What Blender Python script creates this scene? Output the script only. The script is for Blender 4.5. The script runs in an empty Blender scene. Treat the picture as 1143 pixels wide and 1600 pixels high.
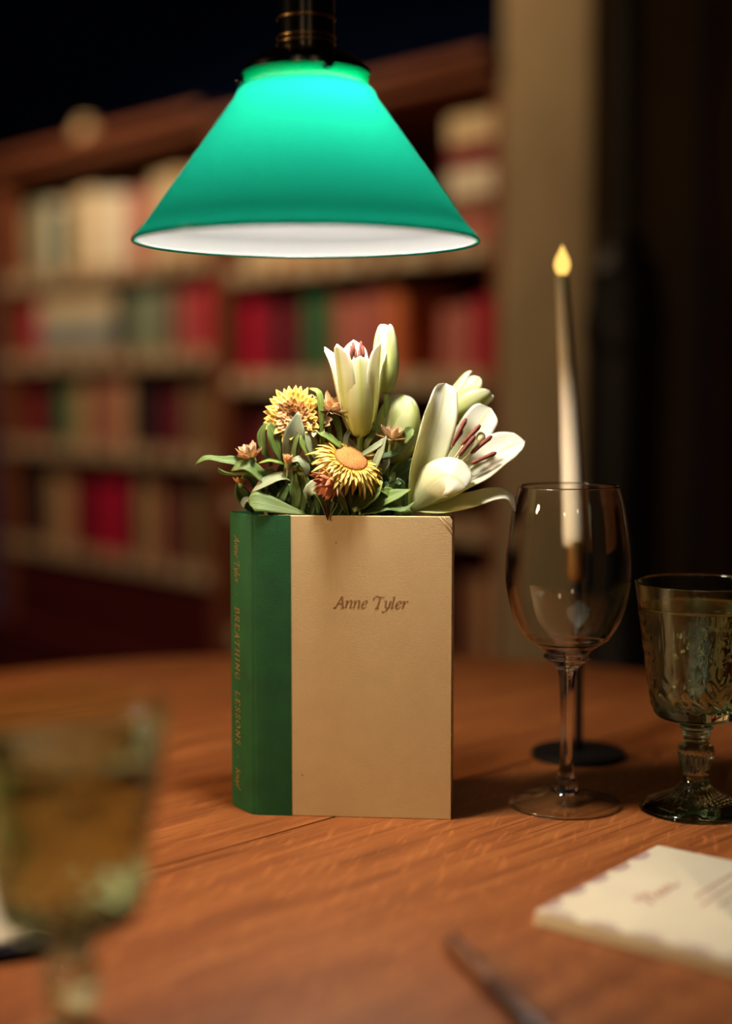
import bpy, math, random
import numpy as np
from mathutils import Vector, Matrix

random.seed(7)
PI = math.pi
S = bpy.context.scene
COL = S.collection

# ---------------------------------------------------------------- camera, world, lights, exposure
T = 0.75                                   # table top height
F_PX, PITCH = 2300.0, math.radians(4.9)
CAM = Vector((0.0, 0.0, T + 0.303))
cam_data = bpy.data.cameras.new('camera')
cam = bpy.data.objects.new('camera', cam_data)
COL.objects.link(cam)
cam.location = CAM
cam.rotation_euler = (PI / 2 - PITCH, 0, 0)
cam_data.sensor_fit = 'VERTICAL'
cam_data.sensor_height = 56.0
cam_data.lens = F_PX / 1600.0 * 56.0
cam_data.clip_start = 0.05
cam_data.clip_end = 50
cam_data.dof.use_dof = True
cam_data.dof.focus_distance = 1.02
cam_data.dof.aperture_fstop = 2.3
S.camera = cam

w = bpy.data.worlds.new('world')
S.world = w
w.use_nodes = True
w.node_tree.nodes['Background'].inputs[0].default_value = (0.03, 0.09, 0.2, 1)
w.node_tree.nodes['Background'].inputs[1].default_value = 0.012

S.view_settings.view_transform = 'Standard'
S.view_settings.look = 'None'
S.view_settings.gamma = 1.0
S.view_settings.use_curve_mapping = False
S.view_settings.exposure = 0.0
S.cycles.use_denoising = True
S.cycles.max_bounces = 16
S.cycles.transmission_bounces = 12
S.cycles.transparent_max_bounces = 24
S.cycles.sample_clamp_indirect = 4.0
S.cycles.blur_glossy = 0.5

BULB = 310.0                                # radiance of the pendant's bulb


def lamp(name, loc, power, color, radius=0.06, spot=None, aim=None):
    d = bpy.data.lights.new(name, 'SPOT' if spot else 'POINT')
    d.energy = power
    d.color = color
    d.shadow_soft_size = radius
    o = bpy.data.objects.new(name, d)
    o.location = loc
    if spot:
        d.spot_size = math.radians(spot)
        d.spot_blend = 0.6
        o.rotation_euler = (Vector(aim) - Vector(loc)).to_track_quat('-Z', 'Y').to_euler()
    COL.objects.link(o)
    return o


WARM = (1.0, 0.66, 0.34)
# neighbouring lamps of the room, then two front fill lights, all outside the frame
lamp('shelf_lamp', (-1.25, 3.25, 2.25), 64, (1.0, 0.71, 0.44), 0.05, 120, (-0.72, 3.85, 1.35))
lamp('shelf_lamp', (-0.55, 2.55, 2.15), 26, (1.0, 0.68, 0.38), 0.05, 80, (0.15, 2.9, 1.35))
lamp('unseen_light', (-1.05, 0.75, 1.28), 7, WARM, 0.06)
lamp('unseen_light', (-1.10, 0.70, 1.34), 58, WARM, 0.06, 58, (-0.42, 1.05, 0.80))
lamp('unseen_light', (0.45, -0.7, 1.55), 2.4, WARM, 0.06)  # unseen front fill from behind the camera, right side
lamp('unseen_light', (-0.5, -1.1, 1.6), 5.5, WARM, 0.06)  # unseen front fill from behind the camera, for the book cover

# ---------------------------------------------------------------- helpers


def at(px, py, Y):
    """World point that the photograph shows at (px, py) if it stands at distance Y."""
    xc, yc = (px - 571.5) / F_PX, (800.0 - py) / F_PX
    d = Vector((xc, math.cos(PITCH) + yc * math.sin(PITCH), -math.sin(PITCH) + yc * math.cos(PITCH)))
    return CAM + d * (Y / d.y)


def on_table(px, py, dz=0.0):
    """World point on the table top that the photograph shows at (px, py)."""
    xc, yc = (px - 571.5) / F_PX, (800.0 - py) / F_PX
    d = Vector((xc, math.cos(PITCH) + yc * math.sin(PITCH), -math.sin(PITCH) + yc * math.cos(PITCH)))
    return CAM + d * ((T + dz - CAM.z) / d.z)


class MB:
    """Collects geometry for ONE mesh object."""

    def __init__(self):
        self.v, self.f, self.uv, self.mi = [], [], [], []

    def add(self, v, f, uv=None, mi=0):
        o = len(self.v)
        self.v += [Vector(p) for p in v]
        self.uv += uv if uv is not None else [(0.0, 0.0)] * len(v)
        for k, q in enumerate(f):
            self.f.append([i + o for i in q])
            self.mi.append(mi if isinstance(mi, int) else mi[k])
        return self

    def box(self, c, s, R=None, mi=0):
        hx, hy, hz = s[0] / 2, s[1] / 2, s[2] / 2
        vs = [Vector((x, y, z)) for x in (-hx, hx) for y in (-hy, hy) for z in (-hz, hz)]
        if R is not None:
            vs = [R @ p for p in vs]
        vs = [p + Vector(c) for p in vs]
        return self.add(vs, [(0, 1, 3, 2), (4, 6, 7, 5), (0, 4, 5, 1), (2, 3, 7, 6), (0, 2, 6, 4), (1, 5, 7, 3)], mi=mi)

    def lathe(self, prof, c=(0, 0, 0), seg=48, closed=False, rfun=None, mi=0):
        c = Vector(c)
        vs, fs, n = [], [], len(prof)
        for (r, z) in prof:
            for k in range(seg):
                a = 2 * PI * k / seg
                rr = r if rfun is None else rfun(r, z, a)
                vs.append(c + Vector((rr * math.cos(a), rr * math.sin(a), z)))
        for i in range(n if closed else n - 1):
            j = (i + 1) % n
            for k in range(seg):
                l = (k + 1) % seg
                fs.append((i * seg + k, i * seg + l, j * seg + l, j * seg + k))
        if not closed:
            if prof[0][0] > 0 and prof[0][0] < 1e-4 or prof[0][0] == 0:
                fs.append(tuple(range(seg - 1, -1, -1)))
            if prof[-1][0] < 1e-4:
                fs.append(tuple((n - 1) * seg + k for k in range(seg)))
        return self.add(vs, fs, mi=mi)

    def tube(self, pts, rad, seg=8, mi=0):
        pts = [Vector(p) for p in pts]
        n = len(pts)
        rad = [rad] * n if not isinstance(rad, (list, tuple)) else rad
        vs, fs = [], []
        ref = Vector((0.31, 0.17, 0.93))
        for i, p in enumerate(pts):
            t = (pts[min(i + 1, n - 1)] - pts[max(i - 1, 0)]).normalized()
            u = (ref - t * ref.dot(t))
            if u.length < 1e-3:
                u = Vector((1, 0, 0)) - t * t.x
            u.normalize()
            ref = u
            v = t.cross(u)
            for k in range(seg):
                a = 2 * PI * k / seg
                vs.append(p + (u * math.cos(a) + v * math.sin(a)) * rad[i])
        for i in range(n - 1):
            for k in range(seg):
                l = (k + 1) % seg
                fs.append((i * seg + k, i * seg + l, (i + 1) * seg + l, (i + 1) * seg + k))
        fs.append(tuple(range(seg - 1, -1, -1)))
        fs.append(tuple((n - 1) * seg + k for k in range(seg)))
        return self.add(vs, fs, mi=mi)

    def ball(self, c, r, seg=12, rings=8, sc=(1, 1, 1), mi=0):
        c = Vector(c)
        vs, fs = [], []
        for i in range(rings + 1):
            th = PI * i / rings
            for k in range(seg):
                a = 2 * PI * k / seg
                vs.append(c + Vector((r * sc[0] * math.sin(th) * math.cos(a), r * sc[1] * math.sin(th) * math.sin(a), r * sc[2] * math.cos(th))))
        for i in range(rings):
            for k in range(seg):
                l = (k + 1) % seg
                fs.append((i * seg + k, (i + 1) * seg + k, (i + 1) * seg + l, i * seg + l))
        return self.add(vs, fs, mi=mi)

    def build(self, name, mat, parent=None, origin=None, smooth=True, bevel=0.0, sharp=None):
        org = Vector(parent['_org']) if parent is not None else Vector(origin if origin is not None else (0, 0, 0))
        me = bpy.data.meshes.new(name)
        me.from_pydata([tuple(p - org) for p in self.v], [], self.f)
        for m in (mat if isinstance(mat, (list, tuple)) else [mat]):
            me.materials.append(m)
        me.polygons.foreach_set('material_index', self.mi)
        me.polygons.foreach_set('use_smooth', [smooth] * len(self.f))
        ul = me.uv_layers.new(name='UVMap')
        idx = np.zeros(len(me.loops), dtype=np.int32)
        me.loops.foreach_get('vertex_index', idx)
        ul.data.foreach_set('uv', np.array(self.uv, dtype=np.float32)[idx].ravel())
        me.validate()
        me.update()
        if sharp is not None:
            me.set_sharp_from_angle(angle=math.radians(sharp))
        o = bpy.data.objects.new(name, me)
        COL.objects.link(o)
        o['_org'] = tuple(org)
        if parent is not None:
            o.parent = parent
        else:
            o.location = org
        if bevel:
            b = o.modifiers.new('bevel', 'BEVEL')
            b.width = bevel
            b.segments = 2
            b.limit_method = 'ANGLE'
        return o


def tag(o, label=None, cat=None, group=None, kind=None):
    if label: o['label'] = label
    if cat: o['category'] = cat
    if group: o['group'] = group
    if kind: o['kind'] = kind
    return o


def thing(name, label, cat, loc, group=None):
    o = bpy.data.objects.new(name, None)
    COL.objects.link(o)
    o.location = loc
    o['_org'] = tuple(loc)
    o.empty_display_size = 0.02
    return tag(o, label, cat, group)


def cat_rom(vals, n):
    """Resample a list of vectors (or floats) to n+1 values along a Catmull-Rom curve."""
    P = [v if isinstance(v, Vector) else float(v) for v in vals]
    m = len(P) - 1
    out = []
    for k in range(n + 1):
        x = m * k / n
        i = min(int(x), m - 1)
        t = x - i
        p1, p2 = P[i], P[i + 1]
        p0 = P[i - 1] if i > 0 else p1 * 2 - p2
        p3 = P[i + 2] if i + 2 <= m else p2 * 2 - p1
        out.append((p1 * 2 + (p2 - p0) * t + (p0 * 2 - p1 * 5 + p2 * 4 - p3) * t * t + (p1 * 3 - p0 - p2 * 3 + p3) * t * t * t) * 0.5)
    return out


def blade(mb, pts, hw, nrm, cup=0.0, nl=14, nw=6, th=0.0005, wave=0.0, mi=(0, 0), twist=0.0, fold=0.0):
    """A petal or leaf: a surface of some thickness along pts with half-widths hw, its front facing nrm."""
    C = cat_rom([Vector(p) for p in pts], nl)
    W = [max(x, 1e-5) for x in cat_rom(hw, nl)]
    nh = nrm if isinstance(nrm, list) else [nrm]
    N_ = cat_rom([Vector(x) for x in nh], nl) if len(nh) > 1 else [Vector(nh[0])] * (nl + 1)
    fr, bk, uv = [], [], []
    ph = random.uniform(0, 6)
    for i in range(nl + 1):
        t = (C[min(i + 1, nl)] - C[max(i - 1, 0)]).normalized()
        s = t.cross(N_[i])
        s = s.normalized() if s.length > 1e-5 else Vector((1, 0, 0))
        n = s.cross(t)
        if twist:
            R = Matrix.Rotation(twist * i / nl, 3, t)
            s, n = R @ s, R @ n
        for j in range(nw + 1):
            q = -1 + 2 * j / nw
            p = C[i] + s * (W[i] * q) + n * (cup * W[i] * (q * q) + fold * W[i] * abs(q) + wave * W[i] * abs(q) * math.sin(ph + i * 1.1 + (2 if q > 0 else 0)))
            fr.append(p + n * th / 2)
            bk.append(p - n * th / 2)
            uv.append((i / nl, j / nw))
    a = (nl + 1) * (nw + 1)
    v = fr + bk
    f, m = [], []
    for i in range(nl):
        for j in range(nw):
            q = i * (nw + 1) + j
            f.append((q, q + 1, q + nw + 2, q + nw + 1)); m.append(mi[0])
            f.append((a + q, a + q + nw + 1, a + q + nw + 2, a + q + 1)); m.append(mi[1])
    ring = [j for j in range(nw + 1)] + [i * (nw + 1) + nw for i in range(1, nl + 1)] + [nl * (nw + 1) + j for j in range(nw - 1, -1, -1)] + [i * (nw + 1) for i in range(nl - 1, 0, -1)]
    for k in range(len(ring)):
        p, q = ring[k], ring[(k + 1) % len(ring)]
        f.append((q, p, a + p, a + q)); m.append(mi[1])
    mb.add(v, f, uv + uv, m)
    return mb


# ---------------------------------------------------------------- materials


def mat(name, color, rough=0.5, metal=0.0, spec=0.5, noise=None, bump=None, trans=0.0, coat=0.0, emit=None, sss=0.0):
    m = bpy.data.materials.new(name)
    m.use_nodes = True
    nt = m.node_tree
    b = nt.nodes['Principled BSDF']
    b.inputs['Base Color'].default_value = (*color, 1)
    b.inputs['Roughness'].default_value = rough
    b.inputs['Metallic'].default_value = metal
    b.inputs['Specular IOR Level'].default_value = spec
    b.inputs['Coat Weight'].default_value = coat
    if sss:
        b.inputs['Subsurface Weight'].default_value = sss
        b.inputs['Subsurface Radius'].default_value = (0.004, 0.003, 0.002)
    tc = nt.nodes.new('ShaderNodeTexCoord')
    if noise:
        scale, amount = noise[0], noise[1]
        n = nt.nodes.new('ShaderNodeTexNoise')
        n.inputs['Scale'].default_value = scale
        n.inputs['Detail'].default_value = 5
        mp = nt.nodes.new('ShaderNodeMapping')
        if len(noise) > 2:
            mp.inputs['Scale'].default_value = noise[2]
        nt.links.new(tc.outputs['Object'], mp.inputs[0])
        nt.links.new(mp.outputs[0], n.inputs[0])
        r = nt.nodes.new('ShaderNodeValToRGB')
        lo, hi = 1 - amount, 1 + amount
        r.color_ramp.elements[0].position, r.color_ramp.elements[1].position = 0.3, 0.7
        r.color_ramp.elements[0].color = (*[min(c * lo, 1) for c in color], 1)
        r.color_ramp.elements[1].color = (*[min(c * hi, 1) for c in color], 1)
        nt.links.new(n.outputs['Fac'], r.inputs[0])
        nt.links.new(r.outputs[0], b.inputs['Base Color'])
    if bump:
        n2 = nt.nodes.new('ShaderNodeTexNoise')
        n2.inputs['Scale'].default_value = bump[0]
        n2.inputs['Detail'].default_value = 3
        mp2 = nt.nodes.new('ShaderNodeMapping')
        if len(bump) > 2:
            mp2.inputs['Scale'].default_value = bump[2]
        nt.links.new(tc.outputs['Object'], mp2.inputs[0])
        nt.links.new(mp2.outputs[0], n2.inputs[0])
        bp = nt.nodes.new('ShaderNodeBump')
        bp.inputs['Strength'].default_value = bump[1]
        bp.inputs['Distance'].default_value = 0.001
        nt.links.new(n2.outputs['Fac'], bp.inputs['Height'])
        nt.links.new(bp.outputs[0], b.inputs['Normal'])
    if trans:
        t = nt.nodes.new('ShaderNodeBsdfTranslucent')
        mx = nt.nodes.new('ShaderNodeMixShader')
        mx.inputs[0].default_value = trans
        out = nt.nodes['Material Output']
        src = b.inputs['Base Color'].links[0].from_socket if b.inputs['Base Color'].is_linked else None
        t.inputs[0].default_value = (*color, 1)
        if src: nt.links.new(src, t.inputs[0])
        nt.links.new(b.outputs[0], mx.inputs[1])
        nt.links.new(t.outputs[0], mx.inputs[2])
        nt.links.new(mx.outputs[0], out.inputs[0])
    if emit:
        b.inputs['Emission Color'].default_value = (*emit[0], 1)
        b.inputs['Emission Strength'].default_value = emit[1]
    return m


def blade_mat(name, stops, rib, rib_w=0.05, trans=0.35, rough=0.45, veins=0.12):
    """Petal / leaf material: colour along its length (u), midrib and fine lines across (v)."""
    m = mat(name, stops[0][1], rough, trans=trans)
    nt = m.node_tree
    b = nt.nodes['Principled BSDF']
    tc = [n for n in nt.nodes if n.type == 'TEX_COORD'][0]
    sp = nt.nodes.new('ShaderNodeSeparateXYZ')
    nt.links.new(tc.outputs['UV'], sp.inputs[0])
    r = nt.nodes.new('ShaderNodeValToRGB')
    e = r.color_ramp.elements
    while len(e) < len(stops): e.new(0.5)
    for k, (p, c) in enumerate(stops):
        e[k].position = p
        e[k].color = (*c, 1)
    nt.links.new(sp.outputs[0], r.inputs[0])
    def mth(op, a, bb=None):
        n = nt.nodes.new('ShaderNodeMath'); n.operation = op
        for i, x in enumerate((a, bb)):
            if x is None: continue
            if isinstance(x, (int, float)): n.inputs[i].default_value = x
            else: nt.links.new(x, n.inputs[i])
        return n.outputs[0]
    d = mth('ABSOLUTE', mth('SUBTRACT', sp.outputs[1], 0.5))
    line = mth('SUBTRACT', 1.0, mth('MINIMUM', mth('DIVIDE', d, rib_w), 1.0))
    mx = nt.nodes.new('ShaderNodeMix'); mx.data_type = 'RGBA'
    nt.links.new(line, mx.inputs[0])
    nt.links.new(r.outputs[0], mx.inputs[6])
    mx.inputs[7].default_value = (*rib, 1)
    wv = nt.nodes.new('ShaderNodeTexNoise'); wv.inputs['Scale'].default_value = 9
    mp = nt.nodes.new('ShaderNodeMapping'); mp.inputs['Scale'].default_value = (0.25, 2.2, 1)
    nt.links.new(tc.outputs['UV'], mp.inputs[0]); nt.links.new(mp.outputs[0], wv.inputs[0])
    hs = nt.nodes.new('ShaderNodeHueSaturation')
    nt.links.new(mth('ADD', 1.0 - veins, mth('MULTIPLY', wv.outputs['Fac'], 2 * veins)), hs.inputs['Value'])
    nt.links.new(mx.outputs[2], hs.inputs['Color'])
    nt.links.new(hs.outputs[0], b.inputs['Base Color'])
    for n in nt.nodes:
        if n.type == 'BSDF_TRANSLUCENT': nt.links.new(hs.outputs[0], n.inputs[0])
    bp = nt.nodes.new('ShaderNodeBump'); bp.inputs['Strength'].default_value = 0.25; bp.inputs['Distance'].default_value = 0.001
    nt.links.new(wv.outputs['Fac'], bp.inputs['Height']); nt.links.new(bp.outputs[0], b.inputs['Normal'])
    return m


def glass_mat(name, color, rough=0.0, ior=1.5):
    m = bpy.data.materials.new(name)
    m.use_nodes = True
    nt = m.node_tree
    nt.nodes.remove(nt.nodes['Principled BSDF'])
    g = nt.nodes.new('ShaderNodeBsdfGlass')
    g.inputs['Color'].default_value = (*color, 1)
    g.inputs['Roughness'].default_value = rough
    g.inputs['IOR'].default_value = ior
    nt.links.new(g.outputs[0], nt.nodes['Material Output'].inputs[0])
    return m


def thin_glass_mat(name, color=(0.97, 0.975, 0.96), boost=1.8):
    """Thin blown glass wall: a clear sheet that reflects by Fresnel."""
    m = bpy.data.materials.new(name)
    m.use_nodes = True
    nt = m.node_tree
    nt.nodes.remove(nt.nodes['Principled BSDF'])
    t = nt.nodes.new('ShaderNodeBsdfTransparent'); t.inputs[0].default_value = (*color, 1)
    g = nt.nodes.new('ShaderNodeBsdfGlossy'); g.inputs['Roughness'].default_value = 0.0
    fr = nt.nodes.new('ShaderNodeLayerWeight'); fr.inputs['Blend'].default_value = 0.5
    pw = nt.nodes.new('ShaderNodeMath'); pw.operation = 'POWER'; pw.inputs[1].default_value = 3.6
    nt.links.new(fr.outputs['Facing'], pw.inputs[0])
    k = nt.nodes.new('ShaderNodeMath'); k.operation = 'MULTIPLY_ADD'; k.inputs[1].default_value = 0.75; k.inputs[2].default_value = 0.045 * boost; k.use_clamp = True
    nt.links.new(pw.outputs[0], k.inputs[0])
    mx = nt.nodes.new('ShaderNodeMixShader')
    nt.links.new(k.outputs[0], mx.inputs[0]); nt.links.new(t.outputs[0], mx.inputs[1]); nt.links.new(g.outputs[0], mx.inputs[2])
    nt.links.new(mx.outputs[0], nt.nodes['Material Output'].inputs[0])
    return m


def emit_mat(name, color, strength):
    m = bpy.data.materials.new(name)
    m.use_nodes = True
    nt = m.node_tree
    nt.nodes.remove(nt.nodes['Principled BSDF'])
    e = nt.nodes.new('ShaderNodeEmission')
    e.inputs[0].default_value = (*color, 1)
    e.inputs[1].default_value = strength
    nt.links.new(e.outputs[0], nt.nodes['Material Output'].inputs[0])
    return m


def wood_mat(name, stops, angle=0.0, rough=0.35, fleck=0.0, bump=0.15, scale=1.0):
    """Oak: long grain along local x turned by angle, pores and, if fleck, ray flecks across."""
    m = mat(name, stops[1], rough, spec=0.3)
    nt = m.node_tree
    b = nt.nodes['Principled BSDF']
    tc = [n for n in nt.nodes if n.type == 'TEX_COORD'][0]
    def mapped(sc, rot):
        mp0 = nt.nodes.new('ShaderNodeMapping'); mp0.inputs['Rotation'].default_value = (0, 0, -rot)
        mp = nt.nodes.new('ShaderNodeMapping'); mp.inputs['Scale'].default_value = sc
        nt.links.new(tc.outputs['Object'], mp0.inputs[0]); nt.links.new(mp0.outputs[0], mp.inputs[0])
        return mp.outputs[0]
    def noise(vec, s, det=6, dist=0.0):
        n = nt.nodes.new('ShaderNodeTexNoise')
        n.inputs['Scale'].default_value = s; n.inputs['Detail'].default_value = det; n.inputs['Distortion'].default_value = dist
        nt.links.new(vec, n.inputs[0]); return n.outputs['Fac']
    broad = noise(mapped((2 * scale, 26 * scale, 2 * scale), angle), 2.2, 5, 0.5)
    fine = noise(mapped((14 * scale, 330 * scale, 14 * scale), angle), 1.0, 5)
    r = nt.nodes.new('ShaderNodeValToRGB')
    e = r.color_ramp.elements
    e.new(0.5)
    for k, p in enumerate((0.32, 0.5, 0.68)):
        e[k].position = p; e[k].color = (*stops[k], 1)
    mix = nt.nodes.new('ShaderNodeMath'); mix.operation = 'MULTIPLY_ADD'; mix.inputs[1].default_value = 0.6
    sc2 = nt.nodes.new('ShaderNodeMath'); sc2.operation = 'MULTIPLY'; sc2.inputs[1].default_value = 0.4
    nt.links.new(broad, sc2.inputs[0]); nt.links.new(fine, mix.inputs[0]); nt.links.new(sc2.outputs[0], mix.inputs[2])
    nt.links.new(mix.outputs[0], r.inputs[0])
    colr = r.outputs[0]
    h = fine
    if fleck:
        fl = noise(mapped((260, 32, 20), angle - math.radians(62)), 1.0, 2, 0.3)
        fr = nt.nodes.new('ShaderNodeValToRGB')
        fr.color_ramp.elements[0].position, fr.color_ramp.elements[1].position = 0.56, 0.70
        nt.links.new(fl, fr.inputs[0])
        mu = nt.nodes.new('ShaderNodeMath'); mu.operation = 'MULTIPLY'; mu.inputs[1].default_value = fleck
        nt.links.new(fr.outputs[0], mu.inputs[0])
        mx = nt.nodes.new('ShaderNodeMix'); mx.data_type = 'RGBA'
        nt.links.new(mu.outputs[0], mx.inputs[0]); nt.links.new(colr, mx.inputs[6])
        mx.inputs[7].default_value = (*[min(1, c * 1.5) for c in stops[2]], 1)
        colr = mx.outputs[2]
    nt.links.new(colr, b.inputs['Base Color'])
    bp = nt.nodes.new('ShaderNodeBump'); bp.inputs['Strength'].default_value = bump; bp.inputs['Distance'].default_value = 0.0006
    nt.links.new(h, bp.inputs['Height']); nt.links.new(bp.outputs[0], b.inputs['Normal'])
    rr = nt.nodes.new('ShaderNodeMath'); rr.operation = 'MULTIPLY_ADD'; rr.inputs[1].default_value = 0.25; rr.inputs[2].default_value = rough - 0.1
    nt.links.new(fine, rr.inputs[0]); nt.links.new(rr.outputs[0], b.inputs['Roughness'])
    return m


def cloth_mat(name, color, scale=1400, strength=0.35, rough=0.75, amount=0.12):
    """Book cloth: crossed threads as fine relief, slight mottling."""
    m = mat(name, color, rough, noise=(60, amount), spec=0.25)
    nt = m.node_tree
    b = nt.nodes['Principled BSDF']
    tc = [n for n in nt.nodes if n.type == 'TEX_COORD'][0]
    acc = None
    for sc in ((0.12, 1, 1), (1, 1, 0.12)):
        pass
    hs = []
    for sc in ((0.15, 0.15, 1.0), (1.0, 1.0, 0.15)):
        mp = nt.nodes.new('ShaderNodeMapping'); mp.inputs['Scale'].default_value = sc
        n = nt.nodes.new('ShaderNodeTexNoise'); n.inputs['Scale'].default_value = scale; n.inputs['Detail'].default_value = 1
        nt.links.new(tc.outputs['Object'], mp.inputs[0]); nt.links.new(mp.outputs[0], n.inputs[0]); hs.append(n.outputs['Fac'])
    ad = nt.nodes.new('ShaderNodeMath'); ad.operation = 'ADD'
    nt.links.new(hs[0], ad.inputs[0]); nt.links.new(hs[1], ad.inputs[1])
    bp = nt.nodes.new('ShaderNodeBump'); bp.inputs['Strength'].default_value = strength; bp.inputs['Distance'].default_value = 0.0004
    nt.links.new(ad.outputs[0], bp.inputs['Height']); nt.links.new(bp.outputs[0], b.inputs['Normal'])
    return m


# ---------------------------------------------------------------- the room
M_floor = wood_mat('floor_wood', [(0.035, 0.010, 0.006), (0.06, 0.016, 0.010), (0.085, 0.024, 0.014)], 0.6, 0.45)
M_wall = mat('dark_wall', (0.003, 0.035, 0.20), 0.85, noise=(3, 0.2))
M_plaster = mat('olive_plaster', (0.34, 0.26, 0.15), 0.85, noise=(6, 0.12), bump=(60, 0.2))
M_brownwall = mat('brown_wall', (0.10, 0.055, 0.04), 0.7, noise=(4, 0.25))
M_ceil = mat('dark_ceiling', (0.03, 0.028, 0.03), 0.9, noise=(3, 0.2))

ROOM = (-3.2, 3.0, -2.4, 6.2, 2.75)      # x0 x1 y0 y1 height


def slab(name, x0, x1, y0, y1, z0, z1, m, kind='structure'):
    o = MB().box(((x0 + x1) / 2, (y0 + y1) / 2, (z0 + z1) / 2), (x1 - x0, y1 - y0, z1 - z0)).build(name, m, origin=((x0 + x1) / 2, (y0 + y1) / 2, z0), smooth=False)
    o['kind'] = kind
    return o


x0, x1, y0, y1, H = ROOM
slab('floor', x0, x1, y0, y1, -0.1, 0.0, M_floor)
slab('ceiling', x0, x1, y0, y1, H, H + 0.1, M_ceil)
slab('wall_back', x0, x1, y1, y1 + 0.1, 0, H, M_wall)
slab('wall_left', x0 - 0.1, x0, y0, y1, 0, H, M_wall)
slab('wall_right', x1, x1 + 0.1, y0, y1, 0, H, M_brownwall)
slab('wall_front', x0, x1, y0 - 0.1, y0, 0, H, M_wall)

# line of the bookcases: R0 on their fronts, E along them (away and left), NF out of them
R0 = Vector((-0.375, 3.5, 0))
E = Vector((-0.643, 0.766, 0)).normalized()
NF = Vector((-0.766, -0.643, 0)).normalized()
RB = Matrix((E, -NF, Vector((0, 0, 1)))).transposed()       # columns: along, into, up


def bk(t, d, z):
    """t along the fronts (grows to the left), d into the case, z up."""
    return R0 + E * t - NF * d + Vector((0, 0, z))


def px_t(px):
    u = (px - 571.5) / F_PX * math.cos(PITCH)
    return (R0.x - u * R0.y) / (-E.x + u * E.y)


def bbox(mb, t0, t1, d0, d1, z0, z1, mi=0):
    return mb.box(bk((t0 + t1) / 2, (d0 + d1) / 2, (z0 + z1) / 2), (abs(t1 - t0), abs(d1 - d0), abs(z1 - z0)), RB, mi)


# pilaster of olive plaster at the right-hand end of the bookcases, dark brown panelled wall beyond
tp0, tp1 = px_t(786), px_t(930)
pil = bbox(MB(), tp1, tp0, -0.02, 0.30, 0, H).build('wall_pilaster', M_plaster, origin=bk((tp0 + tp1) / 2, 0.14, 0), smooth=False, bevel=0.02)
pil['kind'] = 'structure'
wp = bbox(MB(), tp1 - 2.6, tp1 + 0.02, 0.32, 0.42, 0, H).build('wall_panelled', M_brownwall, origin=bk(tp1 - 1.3, 0.37, 0), smooth=False)
wp['kind'] = 'structure'
bb = bbox(MB(), tp1 - 2.6, tp1, 0.295, 0.32, 0, 0.14).build('baseboard_right', M_brownwall, origin=bk(tp1 - 1.3, 0.31, 0), smooth=False)
bb['kind'] = 'structure'

# ---------------------------------------------------------------- bookcases
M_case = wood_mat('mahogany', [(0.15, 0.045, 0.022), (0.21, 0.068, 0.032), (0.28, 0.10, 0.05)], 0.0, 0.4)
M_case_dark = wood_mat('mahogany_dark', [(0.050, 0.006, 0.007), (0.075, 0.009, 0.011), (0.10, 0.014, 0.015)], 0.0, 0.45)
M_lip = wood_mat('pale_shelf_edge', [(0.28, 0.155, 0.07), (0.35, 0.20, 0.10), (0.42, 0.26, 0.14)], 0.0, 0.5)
M_card = mat('label_card', (0.62, 0.52, 0.36), 0.7, noise=(40, 0.15))
M_page = mat('book_pages', (0.60, 0.50, 0.34), 0.8, noise=(400, 0.12, (1, 1, 0.02)))

BAYS = {}


def bookcase(label, ta, tb, lips, top, dep=0.30):
    """ta < tb: right and left outer faces; lips: heights of the shelf edges."""
    root = thing('bookcase', label, 'bookcase', bk((ta + tb) / 2, dep / 2, 0))
    sw = 0.032
    for (a, b) in ((ta, ta + sw), (tb - sw * (2.6 if tb > .5 else 1), tb)):
        bbox(MB(), a, b, 0, dep, 0, top).build('side_panel', M_case, root, smooth=False, bevel=0.003)
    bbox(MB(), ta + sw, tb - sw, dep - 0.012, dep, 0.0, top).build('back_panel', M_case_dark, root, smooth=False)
    m = MB()
    bbox(m, ta - 0.0, tb + 0.0, -0.03, dep, top, top + 0.03)
    bbox(m, ta - 0.0, tb + 0.0, -0.055, dep, top + 0.03, top + 0.055)
    m.build('cornice', M_case, root, smooth=False, bevel=0.008)
    for z in lips:
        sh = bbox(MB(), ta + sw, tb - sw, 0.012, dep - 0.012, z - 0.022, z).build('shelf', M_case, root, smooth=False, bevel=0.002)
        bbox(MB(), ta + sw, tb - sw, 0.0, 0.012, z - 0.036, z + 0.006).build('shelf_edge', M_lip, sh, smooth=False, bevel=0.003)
        n = 12
        me0 = None
        for k in range(n):
            tc_ = ta + sw + (tb - ta - 2 * sw) * (k + 0.5 + random.uniform(-0.25, 0.25)) / n
            bbox(MB(), tc_ - 0.018, tc_ + 0.018, -0.0025, 0.0, z - 0.030, z + 0.002).build('label_card', M_card, sh, smooth=False)
    base = lips[-1] - 0.036
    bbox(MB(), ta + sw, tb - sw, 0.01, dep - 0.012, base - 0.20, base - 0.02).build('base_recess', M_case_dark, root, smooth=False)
    bbox(MB(), ta, tb, -0.05, 0.01, base - 0.20 - 0.03, base - 0.20).build('counter_edge', M_case_dark, root, smooth=False, bevel=0.006)
    half = (ta + tb) / 2
    for (a, b, kx) in ((ta + 0.005, half - 0.003, half - 0.05), (half + 0.003, tb - 0.005, half + 0.05)):
        dmb = MB()
        bbox(dmb, a, b, -0.045, -0.02, 0.06, base - 0.235)
        bbox(dmb, a + 0.06, b - 0.06, -0.05, -0.045, 0.12, base - 0.295)
        dr = dmb.build('door', M_case_dark, root, smooth=False, bevel=0.004)
        MB().ball(bk(kx, -0.06, base - 0.32), 0.014).build('knob', M_brass, dr)
    bbox(MB(), ta + 0.01, tb - 0.01, -0.02, 0.01, 0.0, base - 0.231).build('cabinet_body', M_case_dark, root, smooth=False)
    return root


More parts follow.
